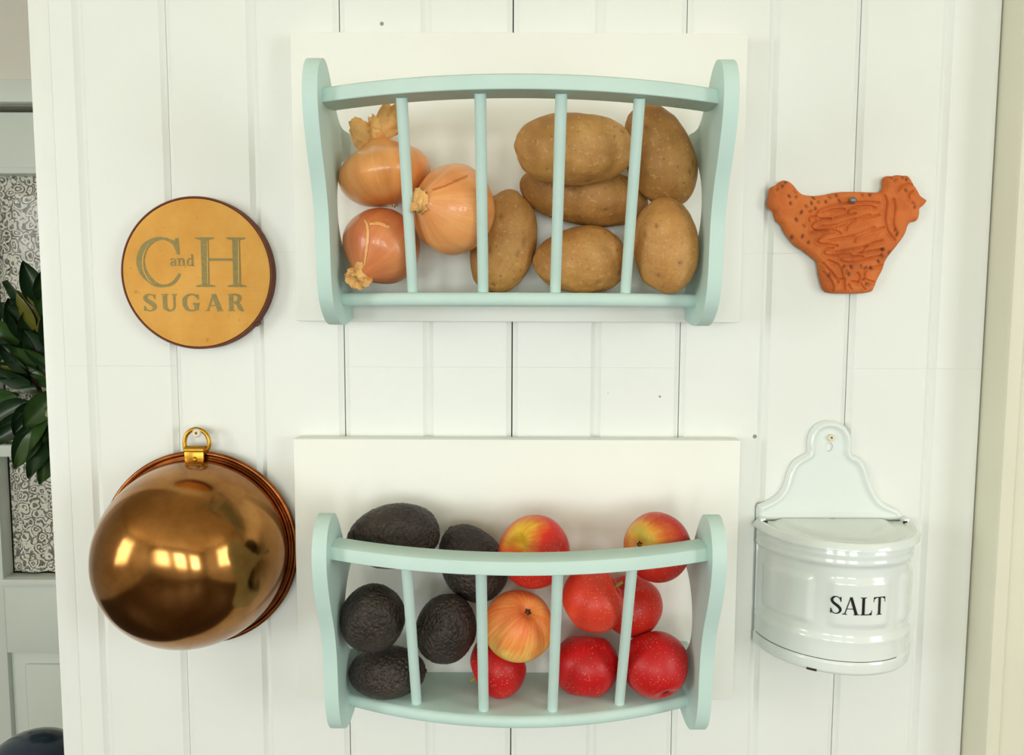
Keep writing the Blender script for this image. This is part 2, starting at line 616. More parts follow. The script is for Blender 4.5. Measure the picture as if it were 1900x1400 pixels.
fo = [(c, wd, z0, z1) for wl, c, wd, z0, z1, _, _ in WINDOWS if wl == 'front']
lo_ = [(c, wd, z0, z1) for wl, c, wd, z0, z1, _, _ in WINDOWS if wl == 'left']
struct(wall_with_openings('wall_front', 'x', Y0, .1, X0 - .1, X1 + .1, fo, M['plain']), 'plain painted wall with windows facing the plank wall', 'wall')
struct(wall_with_openings('wall_left', 'y', X0, .1, Y0, Y1 + .1, lo_, M['plain']), 'plain painted wall with a window at the side', 'wall')
ro_ = [(c, wd, z0, z1) for wl, c, wd, z0, z1, _, _ in WINDOWS if wl == 'right']
struct(wall_with_openings('wall_right', 'y', X1 + .1, .1, Y0, Y1 + .1, ro_, M['plain']), 'plain painted wall with a window on the casing side', 'wall')

wi = 0
for wl, c, wd, z0, z1, _, _ in WINDOWS:
    wi += 1
    root = empty('window_%d' % wi, (0, 0, 0))
    tg = 'white framed window with muntin bars, daylight behind it'
    def bar(n, u0, u1, za, zb, t0, t1):
        if wl == 'front': box(n, (u0, Y0 + t0, za), (u1, Y0 + t1, zb), M['board'], root, .003)
        elif wl == 'left': box(n, (X0 + t0, u0, za), (X0 + t1, u1, zb), M['board'], root, .003)
        else: box(n, (X1 - t1, u0, za), (X1 - t0, u1, zb), M['board'], root, .003)
    a, b = c - wd/2, c + wd/2
    fw = .05
    bar('frame', a - .06, a + .01, z0 - .06, z1 + .06, -.03, .02)
    bar('frame', b - .01, b + .06, z0 - .06, z1 + .06, -.03, .02)
    bar('frame', a, b, z1 - .01, z1 + .06, -.03, .02)
    bar('sill', a - .08, b + .08, z0 - .06, z0, -.03, .05)
    bar('muntin', c - .015, c + .015, z0, z1, -.06, -.03)
    for k in (1, 2):
        zz = z0 + (z1 - z0)*k/3
        bar('muntin', a, b, zz - .012, zz + .012, -.06, -.03)
    struct(root, tg, 'window')

# ---- the plank wall
wall = box('wall_back', (-.470, .0125, 0), (X1, .10, ZC), M['gap'])
struct(wall, 'white painted wall of vertical tongue and groove planks', 'wall')

def plank(x0, x1, grooves, z0, z1, gl, gr, bl=True, br=True):
    """profile in (x, y); front face y=0, V bevels at both edges and V grooves between"""
    h, dp = .0054, .0036
    a, b = x0 + gl, x1 - gr
    pts = [(a, .012)]
    if bl: pts += [(a, dp), (a + h, 0)]
    else: pts += [(a, .0)]
    for g in grooves:
        pts += [(g - h, 0), (g - .0005, dp), (g + .0005, dp), (g + h, 0)]
    if br: pts += [(b - h, 0), (b, dp)]
    else: pts += [(b, 0)]
    pts += [(b, .012)]
    n = len(pts)
    V = [(x, y, z0) for x, y in pts] + [(x, y, z1) for x, y in pts]
    Fc = [tuple(range(n)), tuple(range(2*n - 1, n - 1, -1))]
    for i in range(n):
        j = (i + 1) % n
        Fc.append((i, j, n + j, n + i))
    me = mesh('plank', V, Fc)
    return link('plank', me, M['wall'], wall, smooth=False)

ZJ1 = at(950, 681, 0).z      # butt joint between the two racks
ZJ2 = at(950, 468, 0).z      # butt joint beside the hoop and the hen
P172 = .1718
rows = [(-.4566, -2*P172, [-.429], ZJ1, .00002, .0002, False),
        (-2*P172, -P172, [-.258], ZJ2, .0002, .0005, True),
        (-P172, 0, [-.0858], ZJ1, .0005, .0006, True),
        (0, P172, [.0858], ZJ1, .0006, .0004, True),
        (P172, 2*P172, [.2577], ZJ2, .0004, .0005, True),
        (2*P172, .4805, [.4285], ZJ1, .0003, .0008, True)]
for x0, x1, g, zj, gl, gr, bl in rows:
    plank(x0, x1, g, 0.0, zj - .00006, gl, gr, bl, x1 < .47)
    plank(x0, x1, g, zj + .00003, ZC, gl, gr, bl, x1 < .47)
tr1 = box('trim_1', (-.477, -.0003, 0), (-.4566, .0125, ZC), M['wall'], None, .0006)
struct(tr1, 'narrow white corner board ending the plank wall', 'trim')
e_ = box('wall_end', (-.477, .0125, 0), (-.470, .10, ZC), M['wall'], wall)
# casing at the right with a rounded outer edge
def casing():
    pts = [(.4818, .012), (.4818, -.033), (.4835, -.0365), (.487, -.038), (.4950, -.038), (.497, -.0365),
           (.499, -.0345), (.58, -.0345), (.583, -.033), (.583, .012)]
    n = len(pts)
    V = [(x, y, 0) for x, y in pts] + [(x, y, ZC) for x, y in pts]
    Fc = [tuple(range(n)), tuple(range(2*n - 1, n - 1, -1))] + [(i, (i+1) % n, n + (i+1) % n, n + i) for i in range(n)]
    return link('trim_2', sharp(mesh('trim_2', V, Fc), 30), M['trim'])
struct(casing(), 'cream painted door casing at the end of the planks', 'trim')
for k in range(7):
    plank(.5835 + k*P172, min(.5835 + (k+1)*P172, X1), [.5835 + k*P172 + .086], 0, ZC, .0004, .0004)

# ---- the far wall with the glazed door
DY = 1.0
DX0, DX1, DZ = -1.335, -.575, 2.0
far = boxes('wall_far', [((X0, DY, 0), (DX0 - .012, DY + .1, ZC)), ((DX1 + .012, DY, 0), (X1 + .1, DY + .1, ZC)),
                         ((DX0 - .012, DY, DZ + .012), (DX1 + .012, DY + .1, ZC))], M['plain'])
struct(far, 'plain painted wall around the glazed door', 'wall')
hall = boxes('wall_hall', [((X0, DY + .9, 0), (X1, DY + .95, ZC)), ((X0 - .05, DY + .1, 0), (X0, DY + .95, ZC)),
                           ((X1, DY + .1, 0), (X1 + .05, DY + .95, ZC)), ((X0, DY + .1, ZC), (X1, DY + .95, ZC + .05)),
                           ((X0, DY + .1, -.05), (X1, DY + .95, 0))], M['hall'])
struct(hall, 'dim hall seen through the lace of the door', 'wall')
tr3 = boxes('trim_3', [((DX0 - .10, DY - .022, 0), (DX0 - .012, DY, DZ + .012)), ((DX1 + .012, DY - .022, 0), (DX1 + .10, DY, DZ + .012)),
                       ((DX0 - .12, DY - .028, DZ + .012), (DX1 + .12, DY, DZ + .062))], M['door'], None, .003)
struct(tr3, 'pale painted casing around the glazed door', 'trim')
door = empty('door_1', (DX0, DY, 0))
struct(door, 'pale green half glazed door hung with lace', 'door')
def dbox(n, lo, hi, mat=M['door'], bev=.002, par=None):
    lo = Vector(lo) - Vector((DX0, DY, 0)); hi = Vector(hi) - Vector((DX0, DY, 0))
    return box(n, lo, hi, mat, door, bev)
GX0, GX1 = -1.222, -.688
dy0, dy1 = DY + .012, DY + .052
dbox('stile', (DX0, dy0, .01), (GX0, dy1, DZ))
dbox('stile', (GX1, dy0, .01), (DX1, dy1, DZ))
dbox('rail', (GX0, dy0, 1.875), (GX1, dy1, DZ))
dbox('rail', (GX0, dy0, .722), (GX1, dy1, .893))
dbox('rail', (GX0, dy0, .01), (GX1, dy1, .20))
dbox('bead', (GX0, dy0 - .004, 1.862), (GX1, dy1, 1.877))
dbox('bead', (GX0, dy0 - .010, .891), (GX1, dy1, .908))
dbox('muntin', (GX0, dy0 + .001, 1.203), (GX1, dy0 + .022, 1.231))
dbox('glass_pane', (GX0, dy0 + .008, .905), (GX1, dy0 + .011, 1.203), M['glass'], 0)
dbox('glass_pane', (GX0, dy0 + .008, 1.231), (GX1, dy0 + .011, 1.865), M['glass'], 0)
dbox('panel', (GX0, dy0 + .014, .20), (GX1, dy1 - .014, .722))
dbox('raised_field', (GX0 + .035, dy0 + .007, .235), (GX1 - .035, dy0 + .016, .690), M['door'], .006)
dbox('knob_plate', (DX1 - .075, dy0 - .004, .95), (DX1 - .035, dy0 + .001, 1.10), M['brass'], .001)

def curtain(x0, x1, z0, z1, y, label, ph):
    nx, nz = 120, 14
    V, Fc = [], []
    for j in range(nz + 1):
        for i in range(nx + 1):
            u, v = i/nx, j/nz
            x = x0 + (x1 - x0)*u
            amp = .0055*(1 - .35*v)
            yy = y + amp*math.sin(u*44 + ph + .6*math.sin(v*3)) + .0015*math.sin(u*97 + 1.3*v)
            V.append((x, yy, z0 + (z1 - z0)*v))
    for j in range(nz):
        for i in range(nx):
            a = j*(nx + 1) + i
            Fc.append((a, a + 1, a + nx + 2, a + nx + 1))
    o = link('lace_curtain', mesh('lace_curtain', V, Fc), M['lace'])
    return tag(o, label, 'curtain')
curtain(GX0 + .003, GX1 - .003, .912, 1.862, DY + .047, 'gathered white floral lace curtain behind the door glass', .9)

# ------------------------------------------------------------------ wall racks
W_IN, T_SIDE, BOARD = .164, .0125, .019
RAIL_BOW, SHELF_BOW = .042, .040

def side_outline(notch):
    front = [(.0, -.023), (.010, -.0255), (.026, -.0285), (.044, -.0295), (.060, -.0265), (.074, -.018), (.084, -.006),
             (.090, .014), (.0925, .042), (.0955, .066), (.103, .090), (.114, .113), (.1225, .135), (.1265, .154),
             (.1255, .170), (.1195, .183), (.110, .1905), (.100, .193), (.0905, .1905), (.082, .184), (.072, .173),
             (.056, .159 - notch*.35), (.043, .1525 - notch*.8), (.026, .1515 - notch), (.0, .1545 - notch)]
    pts = [tuple(p) for p in catmull(front, 4)]
    pts.append((0, .128))
    for k in range(1, 24):
        a = PI/2 - PI*k/24
        pts.append((.061*math.cos(a)**.8 if math.cos(a) > 0 else 0, .081 + .047*math.sin(a)))
    pts.append((0, .034))
    return pts

def make_side(sgn, notch):
    pts = side_outline(notch)
    bm = bmesh.new()
    xa, xb = sgn*W_IN, sgn*(W_IN + T_SIDE)
    va = [bm.verts.new((xa, -d - BOARD, z)) for d, z in pts]
    vb = [bm.verts.new((xb, -d - BOARD, z)) for d, z in pts]
    n = len(pts)
    fa = bm.faces.new(va); fb = bm.faces.new(list(reversed(vb)))
    for i in range(n):
        j = (i + 1) % n
        bm.faces.new((va[i], vb[i], vb[j], va[j]))
    per = [e for e in fa.edges] + [e for e in fb.edges]
    bmesh.ops.bevel(bm, geom=per, offset=.0042, segments=4, affect='EDGES', profile=.5)
    return bm_mesh('side_panel', bm, 40)

def rounded(a, b, r, n=3):
    """rounded rectangle section half sizes a (normal), b (up)"""
    out = []
    for cx, cy, s in ((a - r, b - r, 0), (-a + r, b - r, 90), (-a + r, -b + r, 180), (a - r, -b + r, 270)):
        for k in range(n + 1):
            t = R(s + 90*k/n)
            out.append((cx + r*math.cos(t), cy + r*math.sin(t)))
    return out

def make_rack(x0, zs, bx0, bx1, bz0, bz1, label, notch=0.0):
    """zs: height of the shelf top; board given in world x/z"""
    root = empty('wall_rack', (x0, 0, bz0))
    tag(root, label, 'rack', 'slatted wall racks cut from one cradle')
    dz = zs - bz0
    def sh(me):
        me.transform(Matrix.Translation((0, 0, dz)))
        return me
    box('back_board', (bx0 - x0, -BOARD, 0), (bx1 - x0, 0, bz1 - bz0), M['board'], root, .0012)
    for s in (-1, 1):
        link('side_panel', sh(make_side(s, notch)), M['blue'], root)
    N = 40
    # top rail, bowed outwards
    path = []
    for i in range(N + 1):
        u = -1 + 2*i/N
        path.append((u*(W_IN + .002), -BOARD - .0955 - RAIL_BOW*(1 - u*u), .1615))
    sec = [(.0132, -.0058), (.0126, -.0064), (-.0126, -.0064), (-.0132, -.0058), (-.0132, .002), (-.0122, .0048), (-.0094, .0064), (.0094, .0064), (.0122, .0048), (.0132, .002)]
    V, Fc = sweep(path, sec)
    link('top_rail', sh(sharp(mesh('top_rail', V, Fc), 32)), M['blue'], root)
    # bottom shelf: straight back edge, bowed front edge with rounded nose
    rows_ = [(-.0120 + .002, .0), (-.012, .002), (-.012, 1.0)]
    V, Fc = [], []
    sec = [(0, -.012), (-.004, -.012), (-.0022, -.0112), (-.0008, -.0095), (0, -.006), (-.0008, -.0025), (-.0022, -.0008), (-.004, 0), (0, 0)]
    m = len(sec)
    for i in range(N + 1):
        u = -1 + 2*i/N
        d = .0485 + SHELF_BOW*(1 - u*u)
        for k, (o, z) in enumerate(sec):
            dd = 0 if k in (0, m - 1) else d + o
            V.append((u*(W_IN + .001), -BOARD - dd, z))
    for i in range(N):
        for k in range(m):
            a, b = i*m + k, i*m + (k + 1) % m
            Fc.append((a, b, b + m, a + m))
    Fc += [tuple(range(m)), tuple(N*m + k for k in range(m))]
    link('shelf', sh(sharp(mesh('shelf', V, Fc), 50)), M['blue'], root)
    for x in (-.0965, -.0322, .0322, .0965):
        u = x/W_IN
        top = Vector((x, -BOARD - .0955 - RAIL_BOW*(1 - u*u), .156))
        bot = Vector((x, -BOARD - .0345 - SHELF_BOW*(1 - u*u), -.002))
        V, Fc = tube([bot, bot.lerp(top, .5), top], .0048, 16)
        link('spindle', sh(sharp(mesh('spindle', V, Fc), 60)), M['blue'], root)
    return root

ZU, ZL = 1.567, 1.1795
XU, XL = .0062, .0068
make_rack(XU, ZU, -.2146, .2262, 1.5402, 1.8175, 'pale blue slatted wall rack on white board holding onions and potatoes')
make_rack(XL, ZL, -.2198, .2302, 1.1504, 1.4222, 'pale blue slatted wall rack on white board holding avocados and apples', .020)

# ------------------------------------------------------------------ produce
def quat_axis(axis, spin=0):
    q = Vector(axis).normalized().to_track_quat('Z', 'Y')
    return q @ Euler((0, 0, spin)).to_quaternion()

def grid_blob(nu, nv, fn):
    """closed surface, fn(phi 0..pi from +z, theta) -> point"""
    V = [fn(0.0, 0.0)]
    for j in range(1, nv):
        for i in range(nu):
            V.append(fn(PI*j/nv, 2*PI*i/nu))
    V.append(fn(PI, 0.0))
    Fc = []
    for i in range(nu):
        Fc.append((0, 1 + i, 1 + (i + 1) % nu))
    for j in range(nv - 2):
        for i in range(nu):
            a = 1 + j*nu + i; b = 1 + j*nu + (i + 1) % nu
            Fc.append((a, a + nu, b + nu, b))
    last = len(V) - 1; s = 1 + (nv - 2)*nu
    for i in range(nu):
        Fc.append((s + i, last, s + (i + 1) % nu))
    me = bpy.data.meshes.new('m')
    me.from_pydata([tuple(v) for v in V], [], Fc)
    return me

BP = BOARD   # plane of the boards

def potato(cx, cy, d, lx, lz, ang, seed, mat, label, depth=.9, egg=0.0, bend=0.0, sq=.0):
    """cx,cy photo pixel of the centre, d metres off the board, lx/lz full length and width in pixels, ang tilt of the long axis"""
    c = at(cx, cy, BP + d)
    s = mpp(cy, BP + d)
    a, b = lx*s/2, lz*s/2
    dp = b*depth
    rnd = random.Random(seed)
    off = Vector((rnd.uniform(-50, 50), rnd.uniform(-50, 50), rnd.uniform(-50, 50)))
    eyes = []
    eyv = []
    for _ in range(7):
        v = Vector((rnd.uniform(-.8, .8), rnd.uniform(-1, .3), rnd.uniform(-1, 1))).normalized()
        eyes.append(v)
    def fn(phi, th):
        n = Vector((math.cos(phi), math.sin(phi)*math.cos(th), math.sin(phi)*math.sin(th)))   # long axis = x
        eyv.append(0.0)
        e = 1.0 - sq*.5
        taper = 1.0 + egg*n.x
        rx = math.copysign(abs(n.x)**e, n.x)
        p = Vector((a*rx, dp*n.y*taper, b*n.z*taper + bend*b*(1 - n.x*n.x)))
        k = 1 + .055*noise.noise(n*1.6 + off) + .022*noise.noise(n*4 + off)
        for ev in eyes:
            dd = (n - ev).length
            k -= .030*math.exp(-(dd/.075)**2)
            eyv[-1] = max(eyv[-1], .85*math.exp(-(dd/.06)**2))
        return p*k
    me = grid_blob(88, 64, fn)
    ea = me.attributes.new('eye', 'FLOAT', 'POINT')
    ea.data.foreach_set('value', eyv)
    o = link('potato', me, mat)
    o.location = c
    o.rotation_euler = (0, R(ang), 0)
    tag(o, label, 'potato', 'potatoes in the upper rack')
    return o

potato(1066, 277, .073, 222, 131, -1, 3, POT[0], 'long tan potato lying on top of another above the middle spindles', .88, -.04, 0, .25)
potato(1082, 362, .027, 238, 110, 9, 8, POT[1], 'long brown potato lying under the topmost tan one', .9, .03, 0, .2)
potato(1223, 290, .046, 194, 124, 66, 12, POT[1], 'tall brown potato leaning in the top corner against the side panel', .85, .0, 0, .25)
potato(931, 450, .029, 190, 118, 102, 21, POT[0], 'upright tan potato standing alone next to the onions', .82, .0, .06, .3)
potato(1077, 483, .038, 176, 124, -3, 34, POT[2], 'egg shaped golden potato lying on the shelf, pointed end outward', .85, .12, 0, .1)
potato(1235, 456, .060, 174, 120, 84, 45, POT[2], 'upright golden potato in the bottom corner beside the side panel', .9, .0, 0, .25)

def crumple_strip(rnd, base, direction, length, width, curl, face, n=8, m=6):
    """a dry papery strip"""
    V, Fc = [], []
    direction = Vector(direction).normalized()
    side = direction.cross(face + Vector((rnd.uniform(-.5, .5), rnd.uniform(-.5, .5), rnd.uniform(-.5, .5)))).normalized()
    nor = direction.cross(side)
    for j in range(n + 1):
        t = j/n
        wv = width*(.55 + .9*math.sin(PI*min(1, t*.8 + .1)))*(1 - .35*t)
        for i in range(m + 1):
            u = i/m - .5
            p = Vector(base) + direction*(length*t) + nor*(curl*length*t*t) + side*(u*wv) + nor*(.35*wv*(abs(u)*2)**2)
            p += nor*(.22*width*noise.noise(Vector((t*5, u*6, base[0]*300 + length*90)))) + direction*(.13*length*noise.noise(Vector((u*7, t*2, length*300)))*t)
            V.append(p)
    for j in range(n):
        for i in range(m):
            a = j*(m + 1) + i
            Fc.append((a, a + 1, a + m + 2, a + m + 1))
    return V, Fc

def join(parts):
    V, Fc = [], []
    for v, f in parts:
        k = len(V)
        V += list(v); Fc += [tuple(i + k for i in q) for q in f]
    return V, Fc

def onion(cx, cy, d, wpx, hpx, axis, mat, label, seed, neck=1.0, tuft=None, spin=0, root=True, stub=1.0):
    """wpx: full width across the axis in pixels, hpx: full height of the bulb along it"""
    c = at(cx, cy, BP + d)
    s = mpp(cy, BP + d)
    a, b = wpx*s/2, hpx*s/2
    rootE = empty('onion', c, quat_axis(axis, spin))
    tag(rootE, label, 'onion', 'onions in the upper rack')
    rnd = random.Random(seed)
    off = Vector((seed*3.1, seed*1.7, 0))
    PR = catmull([(0, -.93), (.10, -.945), (.30, -.93), (.62, -.78), (.86, -.50), (.98, -.20), (1.0, .03), (.955, .26), (.84, .47), (.66 - .02*neck, .655), (.47 - .02*neck, .80), (.315, .915), (.21, 1.01),
                  (.16, 1.02 + .12*neck), (.14, 1.02 + .22*neck), (.0, 1.03 + .22*neck)], 5)
    npr = len(PR) - 1
    def fn(phi, th):
        q = min(npr, max(0, int(round((1 - phi/PI)*npr))))
        rr, zz = PR[q]
        k = 1 + .03*noise.noise(Vector((math.cos(th)*1.2, math.sin(th)*1.2, zz)) + off)
        k += .007*math.sin(th*9 + seed + zz)*rr + .02*noise.noise(Vector((math.cos(th)*4, math.sin(th)*4, zz*1.5)) + off)*max(0, zz)
        return Vector((a*rr*k*math.cos(th), a*rr*k*math.sin(th), b*zz))
    link('bulb', grid_blob(72, npr, fn), mat, rootE)
    top = b*(1.02 + .22*neck)
    parts = []
    nk = 12
    prof = [(a*.19*stub, b*(1.0 + .03*neck)), (a*.155*stub, b*(1.02 + .14*neck)), (a*.15*stub, top), (a*.17*stub, top + a*.05), (a*.15*stub, top + a*.09), (a*.08*stub, top + a*.05), (0.0002, top + a*.07)]
    V, Fc = lathe(prof, 22)
    V = [Vector(v) + Vector((noise.noise(Vector(v)*300), noise.noise(Vector(v)*300 + Vector((9, 0, 0))), noise.noise(Vector(v)*420)))*a*.07*stub for v in V]
    parts.append((V, Fc))
    for (dx, dy, dz, ln, wd, cu) in (tuft or []):
        qi = rootE.rotation_quaternion.inverted()
        dl = qi @ Vector((dx, dy, dz)).normalized()
        parts.append(crumple_strip(rnd, (dl.x*a*.08, dl.y*a*.08, top - a*.04), dl, ln*a, wd*a, cu, qi @ Vector((0, -1, 0))))
    V, Fc = join(parts)
    hk = link('dry_neck', mesh('dry_neck', V, Fc), M['husk'] if tuft else M['husk_pale'], rootE)
    if root:
        parts = []
        for k in range(16):
            t = rnd.uniform(0, 2*PI); rr = a*.10*rnd.random()**.5
            p0 = Vector((rr*math.cos(t), rr*math.sin(t), -b*.93))
            p1 = p0 + Vector((math.cos(t)*.4, math.sin(t)*.4, -1))*a*rnd.uniform(.04, .09)
            parts.append(tube([p0, p1], a*.016, 5))
        V, Fc = join(parts)
        link('root_tuft', mesh('root_tuft', V, Fc), M['husk_pale'], rootE)
    return rootE

T1 = [(-.95, -.1, .45, .50, .50, .10), (-.75, -.3, .80, .56, .42, .2), (-.35, -.3, 1.0, .42, .34, .2), (.85, -.2, .55, .60, .44, -.1), (.62, -.3, .85, .78, .40, .1), (.28, -.2, 1.0, .70, .32, .1), (-.05, .3, 1, .36, .3, .3)]
O1 = onion(714, 322, .046, 172, 122, (-.22, -.02, 1), ON1, 'golden onion with a ragged dry neck standing upright on top', 5, .75, T1, .6)
T2 = [(-.9, -.4, -.1, .30, .34, .2), (-.7, -.4, -.7, .30, .32, .2), (-.2, -.4, -.9, .28, .30, .2), (.6, -.6, -.3, .34, .26, .2), (.1, -.7, .6, .36, .22, .3), (-.7, -.6, .3, .26, .26, .3)]
O2 = onion(707, 459, .046, 144, 146, (-.42, -.52, -.72), ON2, 'coppery onion lying on the shelf, neck turned down to the side panel', 9, .35, T2, 1.0, True, 1.25)
T3 = [(-.5, -.8, -.5, .16, .24, .4), (.2, -.8, -.6, .16, .24, .4), (-.4, -.8, .6, .14, .22, .4), (.3, -.9, .4, .14, .2, .4)]
O3 = onion(839, 389, .067, 168, 150, (-.68, -.70, .10), ON3, 'peach coloured onion with trimmed neck turned to its neighbours', 13, .25, T3, .4, True, 1.45)

from mathutils.bvhtree import BVHTree
def skin_strip(root, px, width, mat, name='skin_tear'):
    """a thin loose strip of skin lying on a bulb along a photo polyline"""
    bulb = [c for c in root.children if c.name.startswith('bulb')][0]
    mw = Matrix.LocRotScale(root.location, root.rotation_quaternion, None)
    tree = BVHTree.FromPolygons([mw @ v.co for v in bulb.data.vertices], [p.vertices[:] for p in bulb.data.polygons])
    V2, Fc = stroke([(x, y, width*(.25 + .75*math.sin(PI*(i + .6)/(len(px) + .2)))) for i, (x, y) in enumerate(px)], True, 6)
    V = []
    inv = mw.inverted()
    for k, p in enumerate(V2):
        jx = 1.1*noise.noise(Vector((p[0]*.3, p[1]*.3, k)))
        loc, nn, _, _ = tree.ray_cast(CAM, ray(p[0] + jx, p[1] + jx).normalized())
        if loc is None: return
        V.append(inv @ (loc + nn*.0005))
    me = bpy.data.meshes.new(name); me.from_pydata([tuple(v) for v in V], [], Fc)
    link(name, me, mat, root)

def stroke(pts, smooth=True, n=8):
    """pts: (x, y, width); returns verts2d, faces"""
    P = catmull(pts, n) if smooth and len(pts) > 2 else [np.array(p, float) for p in pts]
    V, Fc = [], []
    m = len(P)
    for i in range(m):
        t = P[min(i+1, m-1)][:2] - P[max(i-1, 0)][:2]
        t = t/(np.linalg.norm(t) + 1e-9)
        nrm = np.array([-t[1], t[0]])
        h = P[i][2]/2
        V.append(P[i][:2] + nrm*h); V.append(P[i][:2] - nrm*h)
    for i in range(m - 1):
        Fc.append((2*i, 2*i + 1, 2*i + 3, 2*i + 2))
    return V, Fc

M['tear'] = mat_plain('pale_torn_skin', lin(234, 178, 110), .4, var=.12, scale=200)
M['tear_dark'] = mat_plain('rusty_skin_edge', lin(206, 116, 60), .4, var=.12, scale=200)
skin_strip(O1, [(764, 272), (780, 281), (787, 292), (784, 308), (775, 326)], 5, M['tear'])
skin_strip(O2, [(676, 408), (682, 420), (683, 440), (680, 465), (676, 492)], 5, M['tear'])
skin_strip(O2, [(656, 402), (660, 398), (668, 406)], 9, M['tear'])
skin_strip(O2, [(688, 411), (704, 409), (720, 417)], 9, M['tear_dark'])
skin_strip(O2, [(686, 416), (703, 415), (722, 422)], 6, M['tear'])
skin_strip(O3, [(802, 352), (826, 345), (848, 334), (868, 326)], 3.4, M['tear_dark'])

def avocado(cx, cy, d, lpx, wpx, axis, seed, label, pear=.12, depth=1.0):
    c = at(cx, cy, BP + d)
    s = mpp(cy, BP + d)
    a, b = wpx*s/2, lpx*s/2
    rootE = empty('avocado', c, quat_axis(axis, seed))
    tag(rootE, label, 'avocado', 'avocados in the lower rack')
    off = Vector((seed*5.3, 0, seed))
    def fn(phi, th):
        z = math.cos(phi); r = math.sin(phi)
        rr = r*(1 - pear*z)
        n = Vector((r*math.cos(th), r*math.sin(th), z))
        k = 1 + .03*noise.noise(n*1.5 + off) + .012*noise.noise(n*9 + off) + .013*noise.noise(n*17 + off) + .008*noise.noise(n*30 + off)
        return Vector((a*rr*math.cos(th)*k, a*rr*math.sin(th)*k, b*z*k))
    link('body', grid_blob(150, 110, fn), M['avocado'], rootE)
    V, Fc = lathe([(.0001, b*1.03), (a*.07, b*1.028), (a*.09, b*1.0), (a*.07, b*.96)], 12)
    link('stem_scar', mesh('stem_scar', V, Fc), M['calyx'], rootE)
    return rootE

avocado(730, 994, .046, 172, 118, (-1, -.15, -.10), 2, 'large dark avocado lying across the top of its pile', .06)
avocado(876, 1043, .033, 150, 118, (-.55, .25, .8), 4, 'dark avocado touching the topmost red and yellow apple', .10)
avocado(692, 1145, .074, 142, 120, (.3, -.75, .6), 6, 'dark greenish avocado in the middle of the pile by the side panel', .06)
avocado(828, 1164, .060, 140, 112, (.25, -.45, 1), 7, 'very dark avocado squeezed between two spindles', .08)
avocado(719, 1246, .050, 144, 95, (1, -.1, .08), 11, 'dark avocado lying on the shelf at the bottom of the pile', .05)

def apple(cx, cy, d, wpx, axis, mat, label, seed, hk=.92, stem=True, spin=0):
    c = at(cx, cy, BP + d)
    s = mpp(cy, BP + d)
    a = wpx*s/2
    rootE = empty('apple', c, quat_axis(axis, spin))
    tag(rootE, label, 'apple', 'apples in the lower rack')
    off = Vector((seed*2.3, seed, 1.0))
    def fn(phi, th):
        z = math.cos(phi); r = math.sin(phi)
        n = Vector((r*math.cos(th), r*math.sin(th), z))
        k = 1 + .03*noise.noise(n*1.3 + off)
        rr = r*(1 + .06*z - .05*z*z)
        zz = z*hk*(1.0)
        zz -= .42*math.exp(-(phi/.27)**2)
        zz += .22*math.exp(-((PI - phi)/.30)**2)
        lobes = 1 + .022*math.cos(5*th)*max(0, -z)**2
        return Vector((a*rr*k*lobes*math.cos(th), a*rr*k*lobes*math.sin(th), a*zz*k))
    link('fruit', grid_blob(64, 56, fn), mat, rootE)
    z0 = a*(hk - .44)
    if stem:
        V, Fc = tube([(0, 0, z0), (a*.02, 0, z0 + a*.2), (a*.09, 0, z0 + a*.54)], lambda i, n: a*(.03 + .012*i), 8, up=(0, 1, 0))
        link('stem', mesh('stem', V, Fc), M['green_stem'] if seed % 2 else M['woody'], rootE)
    parts = []
    zc = -a*(hk - .235)
    for k in range(5):
        t = 2*PI*k/5
        parts.append(tube([(a*.04*math.cos(t), a*.04*math.sin(t), zc + a*.02), (a*.08*math.cos(t), a*.08*math.sin(t), zc - a*.06),
                           (a*.03*math.cos(t), a*.03*math.sin(t), zc - a*.10)], lambda i, n: a*(.03 - .009*i), 6, up=(.3, .5, .2)))
    V, Fc = join(parts)
    link('calyx', mesh('calyx', V, Fc), M['calyx'], rootE)
    return rootE

RED, CRIM, YEL = (226, 48, 38), (212, 26, 28), (240, 186, 70)
ap1 = mat_apple('apple_red_yellow_crown', RED, (238, 206, 56), (.0, .25, 1), -.44, 1.25, (205, 205, 50), .30)
ap2 = mat_apple('apple_red_gold_cheek', (208, 48, 34), (228, 170, 64), (.1, .3, -1), .10, .72, (190, 178, 70), .30)
ap3 = mat_apple('apple_bright_red', (234, 68, 46), (240, 140, 84), (0, 0, -1), .10, .25)
ap4 = mat_apple('apple_red_striped', (222, 48, 34), (240, 140, 84), (0, 1, 0), .14, .3)
ap5 = mat_apple('apple_gold_orange', (234, 116, 58), (248, 200, 104), (0, -.3, .4), .60, .25, (232, 206, 90), .8)
ap6 = mat_apple('apple_crimson', CRIM, (224, 150, 60), (0, 0, 1), .0, .30)
apple(993, 1023, .062, 136, (-.60, -.62, .42), ap1, 'red apple with a yellow green stem hollow resting behind the rail', 1, .95, False)
apple(1217, 1014, .064, 128, (.72, .62, -.28), ap2, 'red apple with a golden cheek on top, next to the side panel', 2, .95, False)
apple(1100, 1112, .074, 122, (.78, -.05, .48), ap3, 'bright red apple with its stem hollow turned to the next apple', 3, .95)
apple(1172, 1125, .030, 114, (-.2, -.2, 1), ap4, 'red striped apple tucked behind the bright red one', 4, .98)
apple(963, 1159, .072, 130, (-.30, .62, -.72), ap5, 'golden orange apple with its dark calyx showing', 5, 1.0, False)
apple(925, 1234, .046, 114, (-1, -.15, -.45), ap6, 'dark red apple under the golden one with stem pointing to the avocados', 7, .92)
apple(1087, 1235, .048, 124, (.1, .5, 1), ap6, 'crimson speckled apple on the shelf between two spindles', 8, .95, False)
apple(1216, 1233, .060, 124, (-.3, .8, .8), ap6, 'crimson speckled apple on the shelf against the side panel', 10, .98, False)

